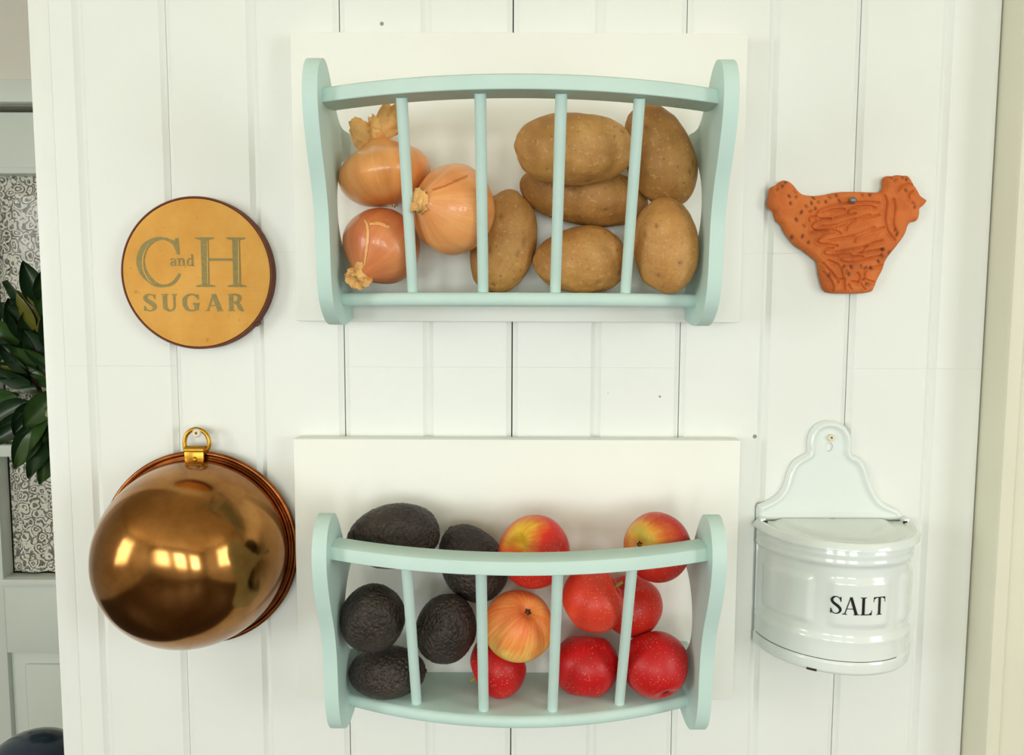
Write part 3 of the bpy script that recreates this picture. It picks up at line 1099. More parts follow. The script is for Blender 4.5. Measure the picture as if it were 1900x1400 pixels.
# ------------------------------------------------------------------ lettering as strokes
def serif(x, y, w, h, up=True):
    """bracketed slab serif centred on x with its flat side at y"""
    s = 1 if up else -1
    return [(x - w/2, y), (x + w/2, y), (x + w/2, y + s*h*.45), (x + w*.16, y + s*h), (x - w*.16, y + s*h), (x - w/2, y + s*h*.45)]

def glyph(ch, k=.13, t=.035):
    """k thick stem, t thin stroke; unit height 0..1"""
    G = []
    S = lambda *p, sm=True: G.append(stroke(list(p), sm))
    def SF(x, y, w, up=True, h=.06):
        pts = serif(x, y, w, h, up); G.append((pts, [tuple(range(len(pts)))]))
    if ch == 'S':
        S((.50, .74, t), (.44, .90, t*1.3), (.29, .975, t*1.2), (.14, .91, k*.8), (.085, .76, k*1.0), (.17, .61, k*1.15), (.32, .49, k*1.25), (.46, .34, k*1.15),
          (.485, .20, k*.9), (.41, .07, t*1.8), (.27, .022, t*1.2), (.12, .09, t*1.3), (.055, .27, t))
        S((.505, .70, t), (.495, .98, t*1.3), sm=False); S((.05, .02, t*1.3), (.045, .30, t), sm=False)
        return G, .57
    if ch == 'A':
        S((.36, 1.0, t), (.09, .0, t*1.25), sm=False); S((.37, .99, k*1.1), (.65, .0, k*1.15), sm=False); S((.19, .33, t), (.56, .33, t), sm=False)
        SF(.09, 0, .24); SF(.65, 0, .30)
        return G, .78
    if ch == 'L':
        S((.17, 0, k*1.1), (.17, 1, k*1.1), sm=False); S((.05, .022, t*1.3), (.58, .022, t*1.3), sm=False)
        S((.58, .0, t), (.60, .27, t*.8), sm=False); S((.50, .04, t*2), (.585, .14, t), sm=False)
        SF(.17, 1, .32, False); SF(.17, 0, .28)
        return G, .64
    if ch == 'T':
        S((.34, 0, k*1.1), (.34, 1, k*1.1), sm=False); S((.04, .978, t*1.3), (.64, .978, t*1.3), sm=False)
        S((.045, 1, t), (.03, .72, t*.8), sm=False); S((.635, 1, t), (.65, .72, t*.8), sm=False)
        S((.05, .90, t), (.12, .965, t*2), sm=False); S((.63, .90, t), (.56, .965, t*2), sm=False)
        SF(.34, 0, .30)
        return G, .68
    if ch == 'C':
        S((.87, .80, k*.35), (.78, .90, k*.5), (.60, .975, t*1.3), (.40, .95, k*.6), (.19, .80, k*.95), (.095, .52, k*1.15), (.17, .26, k*1.0), (.38, .06, k*.6), (.58, .025, t*1.3), (.76, .09, t*1.6), (.90, .27, t*1.4))
        S((.86, .99, t*1.6), (.88, .66, t*1.2), sm=False); G.append(([(.76, .90), (.86, 1.0), (.895, .66), (.86, .66)], [(0, 1, 2, 3)]))
        return G, .96
    if ch == 'H':
        for x in (.18, .80):
            S((x, 0, k*1.1), (x, 1, k*1.1), sm=False); SF(x, 0, .37); SF(x, 1, .37, False)
        S((.18, .555, t*1.5), (.80, .555, t*1.5), sm=False)
        return G, .99
    if ch == 'U':
        S((.18, 1, k), (.18, .34, k), (.22, .14, k*.85), (.39, .035, k*.5), (.54, .11, t*1.6), (.595, .30, t*1.5), (.595, 1, t*1.5))
        SF(.18, 1, .32, False, .09); SF(.595, 1, .24, False, .09)
        return G, .76
    if ch == 'G':
        S((.66, .80, t*1.6), (.56, .93, t*1.8), (.41, .975, t*1.5), (.23, .90, k*.7), (.11, .70, k*.95), (.10, .38, k*1.0), (.21, .11, k*.8), (.42, .03, t*1.6), (.60, .10, k*.5), (.63, .2, k*.8))
        S((.62, .05, k), (.62, .42, k), sm=False); S((.46, .43, t*1.8), (.76, .43, t*1.8), sm=False); S((.68, .98, t*1.3), (.70, .68, t*1.2), sm=False)
        return G, .82
    if ch == 'R':
        S((.17, 0, k), (.17, 1, k), sm=False); SF(.17, 0, .32, True, .09); SF(.17, 1, .30, False, .09)
        S((.17, .97, t*1.5), (.38, .965, t*1.8), (.52, .88, k*.8), (.54, .74, k*.95), (.48, .58, k*.7), (.34, .52, t*1.5), (.17, .515, t*1.4))
        S((.36, .52, k*.7), (.50, .36, k), (.60, .10, k*.9), (.72, .03, t*1.5))
        return G, .76
    if ch == 'a':
        S((.10, .50, k*.7), (.16, .62, t*1.7), (.28, .66, t*1.5), (.38, .60, k*.7), (.42, .46, k), (.42, .10, k), (.50, .03, t*1.5))
        S((.42, .40, t*1.4), (.24, .36, t*1.8), (.10, .24, k*.8), (.12, .08, k*.7), (.24, .03, t*1.5), (.42, .14, t*1.4))
        return G, .54
    if ch == 'n':
        S((.15, 0, k), (.15, .64, k), sm=False); SF(.15, 0, .30, True, .07); S((.02, .64, t*1.6), (.16, .63, t*1.6), sm=False)
        S((.15, .46, t*1.5), (.24, .60, t*1.6), (.36, .65, t*1.8), (.46, .58, k*.8), (.48, .42, k), (.48, 0, k)); SF(.48, 0, .30, True, .07)
        return G, .66
    if ch == 'd':
        S((.46, .0, k), (.46, 1, k), sm=False); S((.34, .98, t*1.6), (.47, .98, t*1.6), sm=False); S((.46, .03, t*1.6), (.58, .03, t*1.6), sm=False)
        S((.46, .50, t*1.5), (.36, .62, t*1.6), (.24, .64, t*1.8), (.12, .52, k*.85), (.10, .30, k), (.15, .10, k*.8), (.27, .03, t*1.6), (.38, .08, t*1.6), (.46, .20, t*1.5))
        return G, .62
    return [], .3

def glyph_mesh(ch, sx, sy, place, k, t, thick=.0):
    """place(u, v) maps letter plane metres to a 3d point"""
    G, adv = glyph(ch, k, t)
    V, Fc = [], []
    for gi, (vs, fs) in enumerate(G):
        o = len(V)
        V += [place(v[0]*sx, v[1]*sy) + Vector((0, -.00003*gi, 0)) for v in vs]
        Fc += [tuple(i + o for i in f) for f in fs]
    return V, Fc

# ------------------------------------------------------------------ embroidery hoop
HD = .0135
hc = at(364, 506.5, HD)
hoop_c = Vector((hc.x, 0, hc.z))
HR = .0755
hoop = empty('embroidery_hoop', hoop_c)
tag(hoop, 'round wooden embroidery hoop with mustard sugar sack cloth', 'hoop')
def ring_mesh(name, prof):
    me = lathe_mesh(name, prof, 96)
    me.transform(Matrix.Rotation(PI/2, 4, 'X'))      # +z -> -y, towards the room
    return me
link('outer_ring', ring_mesh('outer_ring', [(HR - .0019, .0), (HR - .0019, HD - .0016), (HR - .0015, HD - .0009), (HR - .0005, HD - .0009), (HR, HD - .0016), (HR, .0004), (HR - .0004, 0), (HR - .0019, 0)]), M['hoop_wood'], hoop)
link('inner_ring', ring_mesh('inner_ring', [(HR - .0050, .001), (HR - .0050, HD - .0012), (HR - .0024, HD - .0012), (HR - .0021, .001), (HR - .0050, .001)]), M['hoop_wood'], hoop)
fab = link('sack_cloth', ring_mesh('sack_cloth', [(.0001, HD - .0006), (.03, HD - .0006), (.06, HD - .0005), (HR - .0034, HD - .0003), (HR - .0026, HD - .0006), (HR - .0022, HD - .0016), (HR - .0030, HD - .0011), (.0001, HD - .0011)]), M['fabric'], hoop)
bm = bmesh.new()
box_bm(bm, (-.0022, -.0105, -.003), (.0022, -.003, .002), .0008)
me = bm_mesh('clasp', bm)
me.transform(Matrix.Translation((HR*math.cos(R(-41)), 0, HR*math.sin(R(-41)))) @ Matrix.Rotation(R(41), 4, 'Y'))
link('clasp', me, M['hoop_wood'], hoop)

def flat_letters(word, px0, px1, py0, py1, d, origin, parent, mat, k, t, gap=.0, spans=None):
    """letters spread evenly between two pixels on the plane d"""
    advs = [glyph(c, k, t)[1] for c in word]
    a, b = at(px0, py1, d), at(px1, py1, d)
    top = at(px0, py0, d)
    h = top.z - a.z
    tot = sum(advs) + gap*(len(word) - 1)
    sx = (b.x - a.x)/tot
    x = a.x
    for ch, ad in zip(word, advs):
        o0 = x
        z0 = a.z + (b.z - a.z)*(x - a.x)/(b.x - a.x)
        V, Fc = glyph_mesh(ch, sx, h, lambda u, v: Vector((o0 + u, -d, z0 + v)) - origin, k, t)
        me = bpy.data.meshes.new('letter'); me.from_pydata([tuple(v) for v in V], [], Fc)
        o = link('letter', me, mat, parent, smooth=False)
        x += (ad + gap)*sx

LD = HD - .0002
flat_letters('C', 254, 340, 440, 532, LD, hoop_c, fab, M['ink'], .15, .04)
flat_letters('H', 365, 458, 440, 532, LD, hoop_c, fab, M['ink'], .135, .032)
flat_letters('and', 315, 361, 472, 493, LD, hoop_c, fab, M['ink'], .14, .06, .03)
flat_letters('SUGAR', 267, 454, 545, 577, LD, hoop_c, fab, M['ink'], .19, .06, .20)
# pale inline drawn inside the thick stems
def inline(pts):
    V2, Fc = stroke(pts)
    V = [at(p[0], p[1], LD + .0003) - hoop_c for p in V2]
    me = bpy.data.meshes.new('letter_inline'); me.from_pydata([tuple(v) for v in V], [], Fc)
    link('letter_inline', me, M['inline'], fab, smooth=False)
inline([(276, 452, .3), (267, 470, 2), (264.5, 487, 2.4), (267, 503, 2.4), (275, 518, 2), (285, 527, .4)])
inline([(384.5, 446, 1.6), (385, 486, 1.8), (385.5, 526, 1.6)])
inline([(442.5, 447, 1.6), (442.5, 486, 1.8), (442.5, 526, 1.6)])

# ------------------------------------------------------------------ copper bowl
BD = .012                                     # rim stands this far off the wall
bc = at(371, 1016, BD)
bowl = empty('copper_bowl', (bc.x, 0, bc.z))
tag(bowl, 'aged copper mixing bowl hung by its brass ring, rounded side out', 'bowl')
RB = .0985
prof = []
for k in range(33):
    a = PI/2*k/32
    r_ = (RB - .0048)*math.cos(a)**.78
    z_ = BD + .0015 + .1035*math.sin(a)**.95
    prof.append((max(r_, .00005), z_))
flange = [(RB - .0005, BD - .0010), (RB - .0005, BD + .0002), (RB - .0080, BD - .0002), (RB - .0080, BD - .0012), (RB - .0005, BD - .0010)]
inner = [(max(r_ - .0015, .00004), z_ - .0015) for r_, z_ in reversed(prof)]
me = lathe_mesh('bowl_shell', prof + inner, 128, 60)
BT = Matrix.Rotation(PI/2, 4, 'X')
me.transform(BT)
link('bowl_shell', me, M['copper'], bowl)
me = lathe_mesh('rim_flange', flange, 128); me.transform(BT)
link('rim_flange', me, M['copper_rim'], bowl)
rr_ = .0026
me = lathe_mesh('rolled_rim', [(RB + rr_*math.cos(2*PI*k/12), BD + rr_*math.sin(2*PI*k/12)) for k in range(13)], 128)
me.transform(BT)
link('rolled_rim', me, M['copper_rim'], bowl)
bo = Vector((bc.x, 0, bc.z))
# brass bracket wrapped round the rim
q0, q1 = at(344, 856, .018), at(379, 829, .018)
bm = bmesh.new()
z_t, z_b = q1.z - bo.z, q0.z - bo.z
xa, xb = q0.x - bo.x, q1.x - bo.x
box_bm(bm, (xa, -.0205, z_b), (xb, -.0175, z_t - .004), .001)
link('bracket', bm_mesh('bracket', bm), M['brass'], bowl)
V, Fc = tube([(xa, -.0165, z_t - .003), (xb, -.0165, z_t - .003)], .0042, 14)
link('bracket_barrel', sharp(mesh('bracket_barrel', V, Fc), 60), M['brass'], bowl)
V, Fc = lathe([(.0001, .0022), (.0015, .002), (.0022, .001), (.0024, 0), (.0001, 0)], 12)
me = mesh('rivet', V, Fc); me.transform(Matrix.Translation(((xa + xb)/2 + .001, -.0205, z_b + .003)) @ BT)
link('rivet', me, M['brass'], bowl)
ringp = [(345, 838), (342.5, 822), (345, 808), (353, 799), (364, 795.5), (376, 799), (384.5, 808), (388, 821), (386, 831), (378, 838)]
pts = []
for p in catmull(ringp, 5):
    pts.append(at(p[0], p[1], .0125) - bo)
V, Fc = tube(pts, .0021, 10, up=(0, 1, 0))
link('hanging_ring', mesh('hanging_ring', V, Fc), M['brass'], bowl)

def screw(px, py, d, label, r=.0042):
    c = at(px, py, d)
    e = empty('screw', c)
    tag(e, label, 'screw')
    me = lathe_mesh('head', [(.0001, .0005), (r*.28, .0006), (r*.34, .0021), (r*.6, .0024), (r*.9, .0016), (r, .0), (r*.45, -.003), (r*.4, -.013), (.0001, -.014)], 24)
    me.transform(BT)
    link('head', me, M['screw'], e)
    me = lathe_mesh('recess', [(.0001, .0009), (r*.3, .0009), (r*.3, .0003), (.0001, .0003)], 6, 30)
    me.transform(BT)
    link('recess', me, M['screw_hole'], e)
screw(365, 803, .0145, 'cream screw head inside the brass ring of the copper bowl', .0046)

# ------------------------------------------------------------------ height field plaques
def poly_dist(px, pz, poly):
    """signed distance (inside positive), nearest boundary points; arrays"""
    n = len(poly)
    best = np.full(px.shape, 1e9); nx = np.zeros_like(px); nz = np.zeros_like(px)
    inside = np.zeros(px.shape, bool)
    for i in range(n):
        x1, z1 = poly[i]; x2, z2 = poly[(i+1) % n]
        dx, dz = x2 - x1, z2 - z1
        L = dx*dx + dz*dz + 1e-18
        t = np.clip(((px - x1)*dx + (pz - z1)*dz)/L, 0, 1)
        cx, cz = x1 + t*dx, z1 + t*dz
        d = np.hypot(px - cx, pz - cz)
        m = d < best
        best[m] = d[m]; nx[m] = cx[m]; nz[m] = cz[m]
        c = ((z1 > pz) != (z2 > pz)) & (px < dx*(pz - z1)/(dz + 1e-18) + x1)
        inside ^= c
    return np.where(inside, best, -best), nx, nz

def line_dist(px, pz, pl):
    best = np.full(px.shape, 1e9)
    for i in range(len(pl) - 1):
        x1, z1 = pl[i][:2]; x2, z2 = pl[i+1][:2]
        dx, dz = x2 - x1, z2 - z1
        L = dx*dx + dz*dz + 1e-18
        t = np.clip(((px - x1)*dx + (pz - z1)*dz)/L, 0, 1)
        best = np.minimum(best, np.hypot(px - x1 - t*dx, pz - z1 - t*dz))
    return best

def plaque(name, poly, cell, back, hfun, holes=()):
    """poly in (x,z); y = -(back + h); closed solid with flat back"""
    P = np.array(poly)
    x0, z0 = P.min(0) - cell*1.5; x1, z1 = P.max(0) + cell*1.5
    xs = np.arange(x0, x1, cell); zs = np.arange(z0, z1, cell)
    gx, gz = np.meshgrid(xs, zs)
    d, nx, nz = poly_dist(gx, gz, poly)
    for h in holes:
        d2, ax, az = poly_dist(gx, gz, h)
        m = -d2 < d
        nx = np.where(m, ax, nx); nz = np.where(m, az, nz); d = np.minimum(d, -d2)
    ins = d > 0
    q = ins[:-1, :-1] | ins[1:, :-1] | ins[:-1, 1:] | ins[1:, 1:]
    X = np.where(ins, gx, nx); Z = np.where(ins, gz, nz)
    D = np.maximum(d, 0)
    H = hfun(X, Z, D)
    idx = -np.ones(gx.shape, int)
    V, Fc = [], []
    jj, ii = np.nonzero(q)
    def vid(j, i):
        if idx[j, i] < 0:
            idx[j, i] = len(V); V.append((X[j, i], -(back + H[j, i]), Z[j, i]))
        return idx[j, i]
    for j, i in zip(jj, ii):
        Fc.append((vid(j, i), vid(j, i+1), vid(j+1, i+1), vid(j+1, i)))
    edges = {}
    for f in Fc:
        for k in range(4):
            a, b = f[k], f[(k+1) % 4]
            edges[(a, b)] = 1
    bd = [(a, b) for a, b in edges if (b, a) not in edges]
    bk = {}
    for a, b in bd:
        for v in (a, b):
            if v not in bk:
                bk[v] = len(V); V.append((V[v][0], -back, V[v][2]))
        Fc.append((b, a, bk[a], bk[b]))
    me = bpy.data.meshes.new(name)
    me.from_pydata(V, [], Fc)
    if name == 'hen_plaque':
        at_ = me.attributes.new('stain', 'FLOAT', 'POINT')
        vals = np.zeros(len(V), dtype=np.float32)
        m_ = idx >= 0
        vals[idx[m_]] = STAIN['a'][m_]
        at_.data.foreach_set('value', vals)
    me.validate()
    return me

# ---- terracotta hen (outline in a zoomed frame: 5 zoom px per photo px)
hz = lambda x, y: (1400 + x/5, 290 + y/5)
HEN = [(285, 213), (330, 222), (375, 255), (415, 305), (455, 340), (510, 354), (580, 357), (660, 350), (740, 332), (820, 322), (920, 318), (1040, 322), (1150, 326),
       (1195, 312), (1212, 275), (1212, 225), (1222, 190), (1255, 172), (1300, 174), (1345, 163), (1400, 168), (1445, 172), (1475, 212), (1500, 262), (1530, 300),
       (1560, 355), (1600, 385), (1622, 405), (1590, 450), (1555, 480), (1552, 530), (1540, 575), (1515, 598), (1478, 605), (1445, 635), (1425, 700), (1395, 755),
       (1350, 815), (1290, 890), (1245, 950), (1215, 1015), (1208, 1050), (1165, 1130), (1130, 1215), (1100, 1255), (1000, 1270), (880, 1272), (760, 1270), (690, 1258),
       (655, 1225), (632, 1160), (612, 1080), (605, 1020), (590, 970), (540, 925), (470, 870), (400, 825), (330, 750), (290, 690), (262, 630), (215, 590), (195, 545),
       (185, 505), (148, 470), (132, 420), (150, 370), (152, 320), (165, 280), (215, 258), (245, 232)]
HENB = .004
hen_px = [hz(*p) for p in HEN]
_t = [at(x, y, .011) for x, y in hen_px]
hen_o = Vector((sum(p.x for p in _t)/len(_t), 0, min(p.z for p in _t)))
hpoly = [tuple(p) for p in catmull([(p.x - hen_o.x, p.z - hen_o.z) for p in _t], 3, True)]
def hen_line(pts, n=5):
    return [(p.x - hen_o.x, p.z - hen_o.z) for p in (at(*hz(*q), .011) for q in catmull(pts, n))]
GROOVES = [  # wing feathers and body lines
    [(1150, 430), (1020, 425), (860, 435), (700, 460), (600, 500), (562, 545), (600, 578), (700, 580), (800, 560), (930, 530)],
    [(850, 530), (880, 490), (960, 470), (1060, 465), (1120, 480)],
    [(620, 520), (740, 495), (830, 490)],
    [(700, 580), (600, 590), (540, 620), (522, 655), (560, 690), (640, 695), (760, 650), (880, 610), (1000, 560), (1060, 545)],
    [(620, 650), (740, 640), (830, 610), (930, 580)],
    [(840, 690), (860, 640), (920, 600), (1020, 580), (1150, 545)],
    [(520, 710), (560, 690), (650, 690), (760, 700), (790, 720)],
    [(720, 712), (640, 730), (578, 780), (600, 810), (680, 820), (760, 830)],
    [(680, 780), (800, 760), (930, 730), (1060, 680), (1100, 660)],
    [(920, 800), (930, 760), (1000, 720), (1100, 690), (1195, 660)],
    [(720, 850), (660, 865), (640, 890), (660, 915), (740, 920), (880, 910)],
    [(740, 890), (850, 870), (960, 850), (1040, 830)],
    [(990, 890), (1010, 850), (1080, 810), (1180, 780)],
    [(960, 900), (1080, 880), (1190, 860)],
    [(1000, 935), (850, 930), (795, 945), (800, 970), (860, 985), (960, 975), (1040, 950), (1180, 920)],
    [(1205, 360), (1225, 420), (1215, 500), (1205, 570), (1215, 640), (1245, 710), (1300, 775)],
    [(1290, 400), (1300, 470), (1290, 560), (1290, 640), (1325, 710)],
    [(1330, 320), (1370, 275), (1430, 260), (1490, 275)],
    [(1470, 320), (1435, 345), (1430, 390)],
    [(630, 985), (700, 1060), (760, 1140), (770, 1170)],
    [(680, 965), (760, 1000), (800, 1060), (820, 1130)],
    [(640, 1070), (690, 1130), (725, 1190), (735, 1250)],
    [(780, 1140), (830, 1140), (830, 1200), (840, 1240)],
    [(900, 1160), (960, 1165), (1010, 1140), (1060, 1155), (1105, 1165)],
    [(1010, 1140), (1030, 1060), (1100, 1030), (1190, 1010)],
    [(960, 1165), (970, 1110), (950, 1080)], [(870, 1190), (900, 1235)], [(980, 1180), (1030, 1235)],
    [(500, 600), (505, 565), (560, 560)],
]
TICKS = []
rt = random.Random(4)
for (x0, y0, x1, y1, n_) in ((640, 545, 800, 520, 6), (900, 520, 1090, 490, 7), (620, 680, 780, 650, 6), (880, 660, 1080, 620, 7), (660, 800, 830, 780, 6), (960, 790, 1140, 730, 7), (740, 910, 880, 890, 5), (880, 970, 1060, 950, 6)):
    for k in range(n_):
        t = k/(n_ - 1)
        x = x0 + (x1 - x0)*t; y = y0 + (y1 - y0)*t
        TICKS.append([(x - 8, y + 12), (x + 10, y - 12)])
PITS = [(215, 300), (260, 270), (300, 230), (370, 320), (315, 365), (330, 430), (390, 370), (435, 510), (380, 580), (450, 640), (445, 735), (350, 740), (470, 460), (525, 425), (560, 480), (590, 420),
        (545, 375), (660, 415), (690, 370), (780, 405), (760, 355), (1000, 350), (1080, 350), (1270, 190), (1310, 215), (1415, 205), (1380, 185), (1465, 430), (1490, 465), (1400, 310), (1300, 680), (1320, 720),
        (1180, 860), (1195, 930), (1145, 965), (1255, 885), (1180, 905), (825, 1020), (885, 1018), (980, 1015), (1030, 1030), (1070, 1025), (850, 1065), (870, 1085), (1040, 1180), (1060, 1190), (690, 1090), (500, 795), (520, 505)]
GL = [hen_line(g) for g in GROOVES]
TL = [hen_line(g, 2) for g in TICKS]
PL = [hen_line([p, (p[0] + rt.uniform(-14, 14), p[1] + rt.uniform(8, 18))], 1) for p in PITS]
STAIN = {}
def hen_h(X, Z, D):
    st = np.zeros_like(X)
    for k, g in enumerate(PL):
        st = np.maximum(st, (.95 if k % 3 else .55)*np.exp(-(line_dist(X, Z, g)/.0013)**2))
    STAIN['a'] = st
    h = .0068*np.sqrt(np.clip(1 - (1 - np.clip(D/.006, 0, 1))**2, 0, 1))
    h += .0025*np.clip(D/.035, 0, 1)
    for g in GL:
        d = line_dist(X, Z, g)
        h -= .0017*np.exp(-(d/.0008)**2)
        h += .0008*np.exp(-((d - .0019)/.0009)**2)
    for g in TL:
        h -= .0008*np.exp(-(line_dist(X, Z, g)/.0007)**2)
    for g in PL:
        h -= .0013*np.exp(-(line_dist(X, Z, g)/.0014)**2)
    return np.maximum(h, .0)
hen = link('hen_plaque', plaque('hen_plaque', hpoly, .00042, HENB, hen_h), M['terracotta'])
hen.location = hen_o
tag(hen, 'orange terracotta plaque shaped as a hen nailed to the planks', 'plaque')
nc = at(1582.5, 371, .0145)
ne = empty('nail', nc)
tag(ne, 'grey steel nail through the terracotta hen', 'nail')
me = lathe_mesh('head', [(.0001, .0022), (.0022, .0018), (.0034, .0006), (.0036, -.0004), (.0016, -.001), (.0013, -.014), (.0001, -.015)], 20)
me.transform(BT); link('head', me, M['steel'], ne)

# ------------------------------------------------------------------ enamel salt box
sz = lambda x, y: (1370 + x/2.746, 760 + y/2.746)
PLATE = [(95, 565), (92, 520), (100, 485), (125, 475), (165, 455), (205, 425), (235, 375), (252, 315), (280, 265), (320, 235), (352, 215), (352, 180), (356, 145), (370, 105), (400, 72), (435, 57),
         (468, 54), (505, 60), (545, 84), (570, 120), (580, 165), (580, 222), (615, 240), (645, 275), (662, 320), (675, 365), (700, 420), (735, 465), (780, 490), (815, 508), (835, 535), (850, 565)]
_t = [at(*sz(*p), .003) for p in PLATE]
sb_x = (at(1403.5, 975, 0).x + at(1677, 968, 0).x)/2
sb_z1 = at(1540, 967, .002).z           # lid hinge line
sb_z0 = at(1394, 1189, .002).z          # underside
so = Vector((sb_x, 0, sb_z0))
sbox = empty('salt_box', so)
tag(sbox, 'white enamel wall salt box with hinged lid and black SALT lettering', 'salt box')
SR = .0765
ppoly = [(p.x - so.x, p.z - so.z) for p in _t]
ppoly = [tuple(p) for p in catmull(ppoly, 3)]
kx, kz = (lambda q: (q.x - so.x, q.z - so.z))(at(1538.5, 829, .003))
hole = [(kx + .0045*math.cos(2*PI*k/20), kz + .0045*math.sin(2*PI*k/20)*1.1) for k in range(20)]
def plate_h(X, Z, D):
    D = np.maximum(poly_dist(X, Z, ppoly)[0], 0)
    rim = np.exp(-((D - .0042)/.0030)**2)*.0042
    edge = np.clip(D/.0015, 0, 1)*.0012
    zmask = np.clip((Z - (sb_z1 - so.z) - .004)/.010, 0, 1)
    return .0006 + edge + rim*(.35 + .65*zmask)
me = plaque('back_plate', ppoly, .0009, .0004, plate_h, [hole])
link('back_plate', me, M['enamel'], sbox)
# lower back sheet
box('back_sheet', (-SR, -.0022, 0), (SR, -.0004, sb_z1 - so.z), M['enamel'], sbox, .0004)
H = sb_z1 - so.z - .004
def ss(a, b, x):
    t = min(1, max(0, (x - a)/(b - a))); return t*t*(3 - 2*t)
def panel_mask(ang, v, c, hw, v0, v1, e=.045, ev=.025):
    return ss(c - hw - e, c - hw + e, ang)*(1 - ss(c + hw - e, c + hw + e, ang))*ss(v0 - ev, v0 + ev, v)*(1 - ss(v1 - ev, v1 + ev, v))
def body_r(ang, v):
    r = SR
    r += .0010*math.exp(-((v - .93)/.03)**2) - .0016*ss(.86, .80, v)*0
    r -= .0015*(1 - ss(.83, .89, v))*ss(.22, .28, v)                 # middle zone set back
    r += .0017*math.exp(-((v - .865)/.026)**2) + .0017*math.exp(-((v - .265)/.026)**2)
    for c in (-.98, 0.0, .98):
        r += .0021*panel_mask(ang, v, c, .37, .38, .735, .06, .03)
    r += .0010*math.exp(-((v - .115)/.012)**2)*0
    if v < .105: r += .0012*ss(.105, .09, v) - .002*ss(.02, .0, v)
    return r
NA, NV = 140, 110
V, Fc = [], []
for j in range(NV + 1):
    v = j/NV
    for i in range(NA + 1):
        ang = -PI/2 + PI*i/NA
        r_ = body_r(ang, v)
        V.append((r_*math.sin(ang), -.0022 - r_*math.cos(ang), v*H))
for j in range(NV):
    for i in range(NA):
        a = j*(NA + 1) + i
        Fc.append((a, a + 1, a + NA + 2, a + NA + 1))
Fc.append(tuple(range(NA, -1, -1)))
me = bpy.data.meshes.new('body'); me.from_pydata(V, [], Fc)
body = link('body', sharp(me, 60), M['enamel'], sbox)
# dark seam line and chips
def arc_band(name, r, z0, z1, a0, a1, mat, parent, n=60):
    V, Fc = [], []
    for i in range(n + 1):
        a = a0 + (a1 - a0)*i/n
        for rr, z in ((r, z0), (r, z1)):
            V.append((rr*math.sin(a), -.0022 - rr*math.cos(a), z))
    for i in range(n):
        Fc.append((2*i, 2*i+2, 2*i+3, 2*i+1))
    me = bpy.data.meshes.new(name); me.from_pydata(V, [], Fc)
    return link(name, me, mat, parent)
arc_band('seam_line', SR + .00032, .1065*H, .1115*H, -PI/2 + .08, .55, M['chip'], body)
arc_band('enamel_chip', SR + .0014, .003*H, .022*H, -.62, -.50, M['chip'], body, 6)
# lid: D shaped with a dished top, hinged at the back
LT = .0028
LRr = SR + .0050
TILT = R(2.0)
NR = 22
V, Fc = [], []
def lid_z(rho):
    return .0028*math.exp(-((rho - .93)/.05)**2) + .0030*(1 - ss(.62, .74, rho)) - .003*ss(.96, 1.0, rho)
for k in range(NR + 1):
    rho = k/NR
    for i in range(NA + 1):
        a = -PI/2 + PI*i/NA
        V.append((rho*LRr*math.sin(a), -rho*LRr*math.cos(a), LT + lid_z(rho)))
m = NA + 1
for k in range(NR):
    for i in range(NA):
        a = k*m + i
        Fc.append((a, a + m, a + m + 1, a + 1))
b0 = len(V)
for i in range(m):
    a = -PI/2 + PI*i/NA
    V.append((LRr*math.sin(a), -LRr*math.cos(a), -.0018))
for i in range(NA):
    Fc.append((NR*m + i, b0 + i, b0 + i + 1, NR*m + i + 1))
Fc.append(tuple(range(b0, b0 + m)))
Fc.append((NR*m, 0, NR*m + NA, b0 + NA, b0))
me = bpy.data.meshes.new('lid'); me.from_pydata(V, [], Fc)
me.validate()
bm = bmesh.new(); bm.from_mesh(me); bmesh.ops.remove_doubles(bm, verts=bm.verts, dist=1e-6); bmesh.ops.recalc_face_normals(bm, faces=bm.faces); bm.to_mesh(me); bm.free()
me.transform(Matrix.Translation((0, -.0040, H + .0022)) @ Matrix.Rotation(TILT, 4, 'X'))
link('lid', sharp(me, 50), M['enamel'], sbox)
for s in (-1, 1):
    bm = bmesh.new()
    box_bm(bm, (s*(SR - .003) - .003, -.012, H - .001), (s*(SR - .003) + .003, -.002, H + .010), .0015)
    link('hinge_ear', bm_mesh('hinge_ear', bm), M['enamel'], sbox)
    bm = bmesh.new()
    box_bm(bm, (s*(SR - .005) - .0022, -.0135, H + .004), (s*(SR - .005) + .0022, -.0115, H + .0075), .0006)
    link('hinge_pin', bm_mesh('hinge_pin', bm), M['chip'], sbox)
# SALT on the centre panel, wrapped round the body
advs = [glyph(c, .125, .042)[1] for c in 'SALT']
tot = sum(advs) + .03*3
LWID, LHGT, LV = .0520, .0172, .55
sx = LWID/tot
u = -LWID/2 - .0030
for ch, ad in zip('SALT', advs):
    u0 = u
    def wrap(a, b):
        ang = (u0 + a)/SR
        r_ = body_r(0, .5) + .00035
        return Vector((r_*math.sin(ang), -.0022 - r_*math.cos(ang), LV*H + b - LHGT/2))
    V, Fc = glyph_mesh(ch, sx, LHGT, wrap, .125, .042)
    me = bpy.data.meshes.new('letter'); me.from_pydata([tuple(v) for v in V], [], Fc)
    link('letter', me, M['black'], body, smooth=False)
    u += (ad + .03)*sx
screw(1542, 811.5, .0035, 'cream screw head holding up the enamel salt box', .0038)

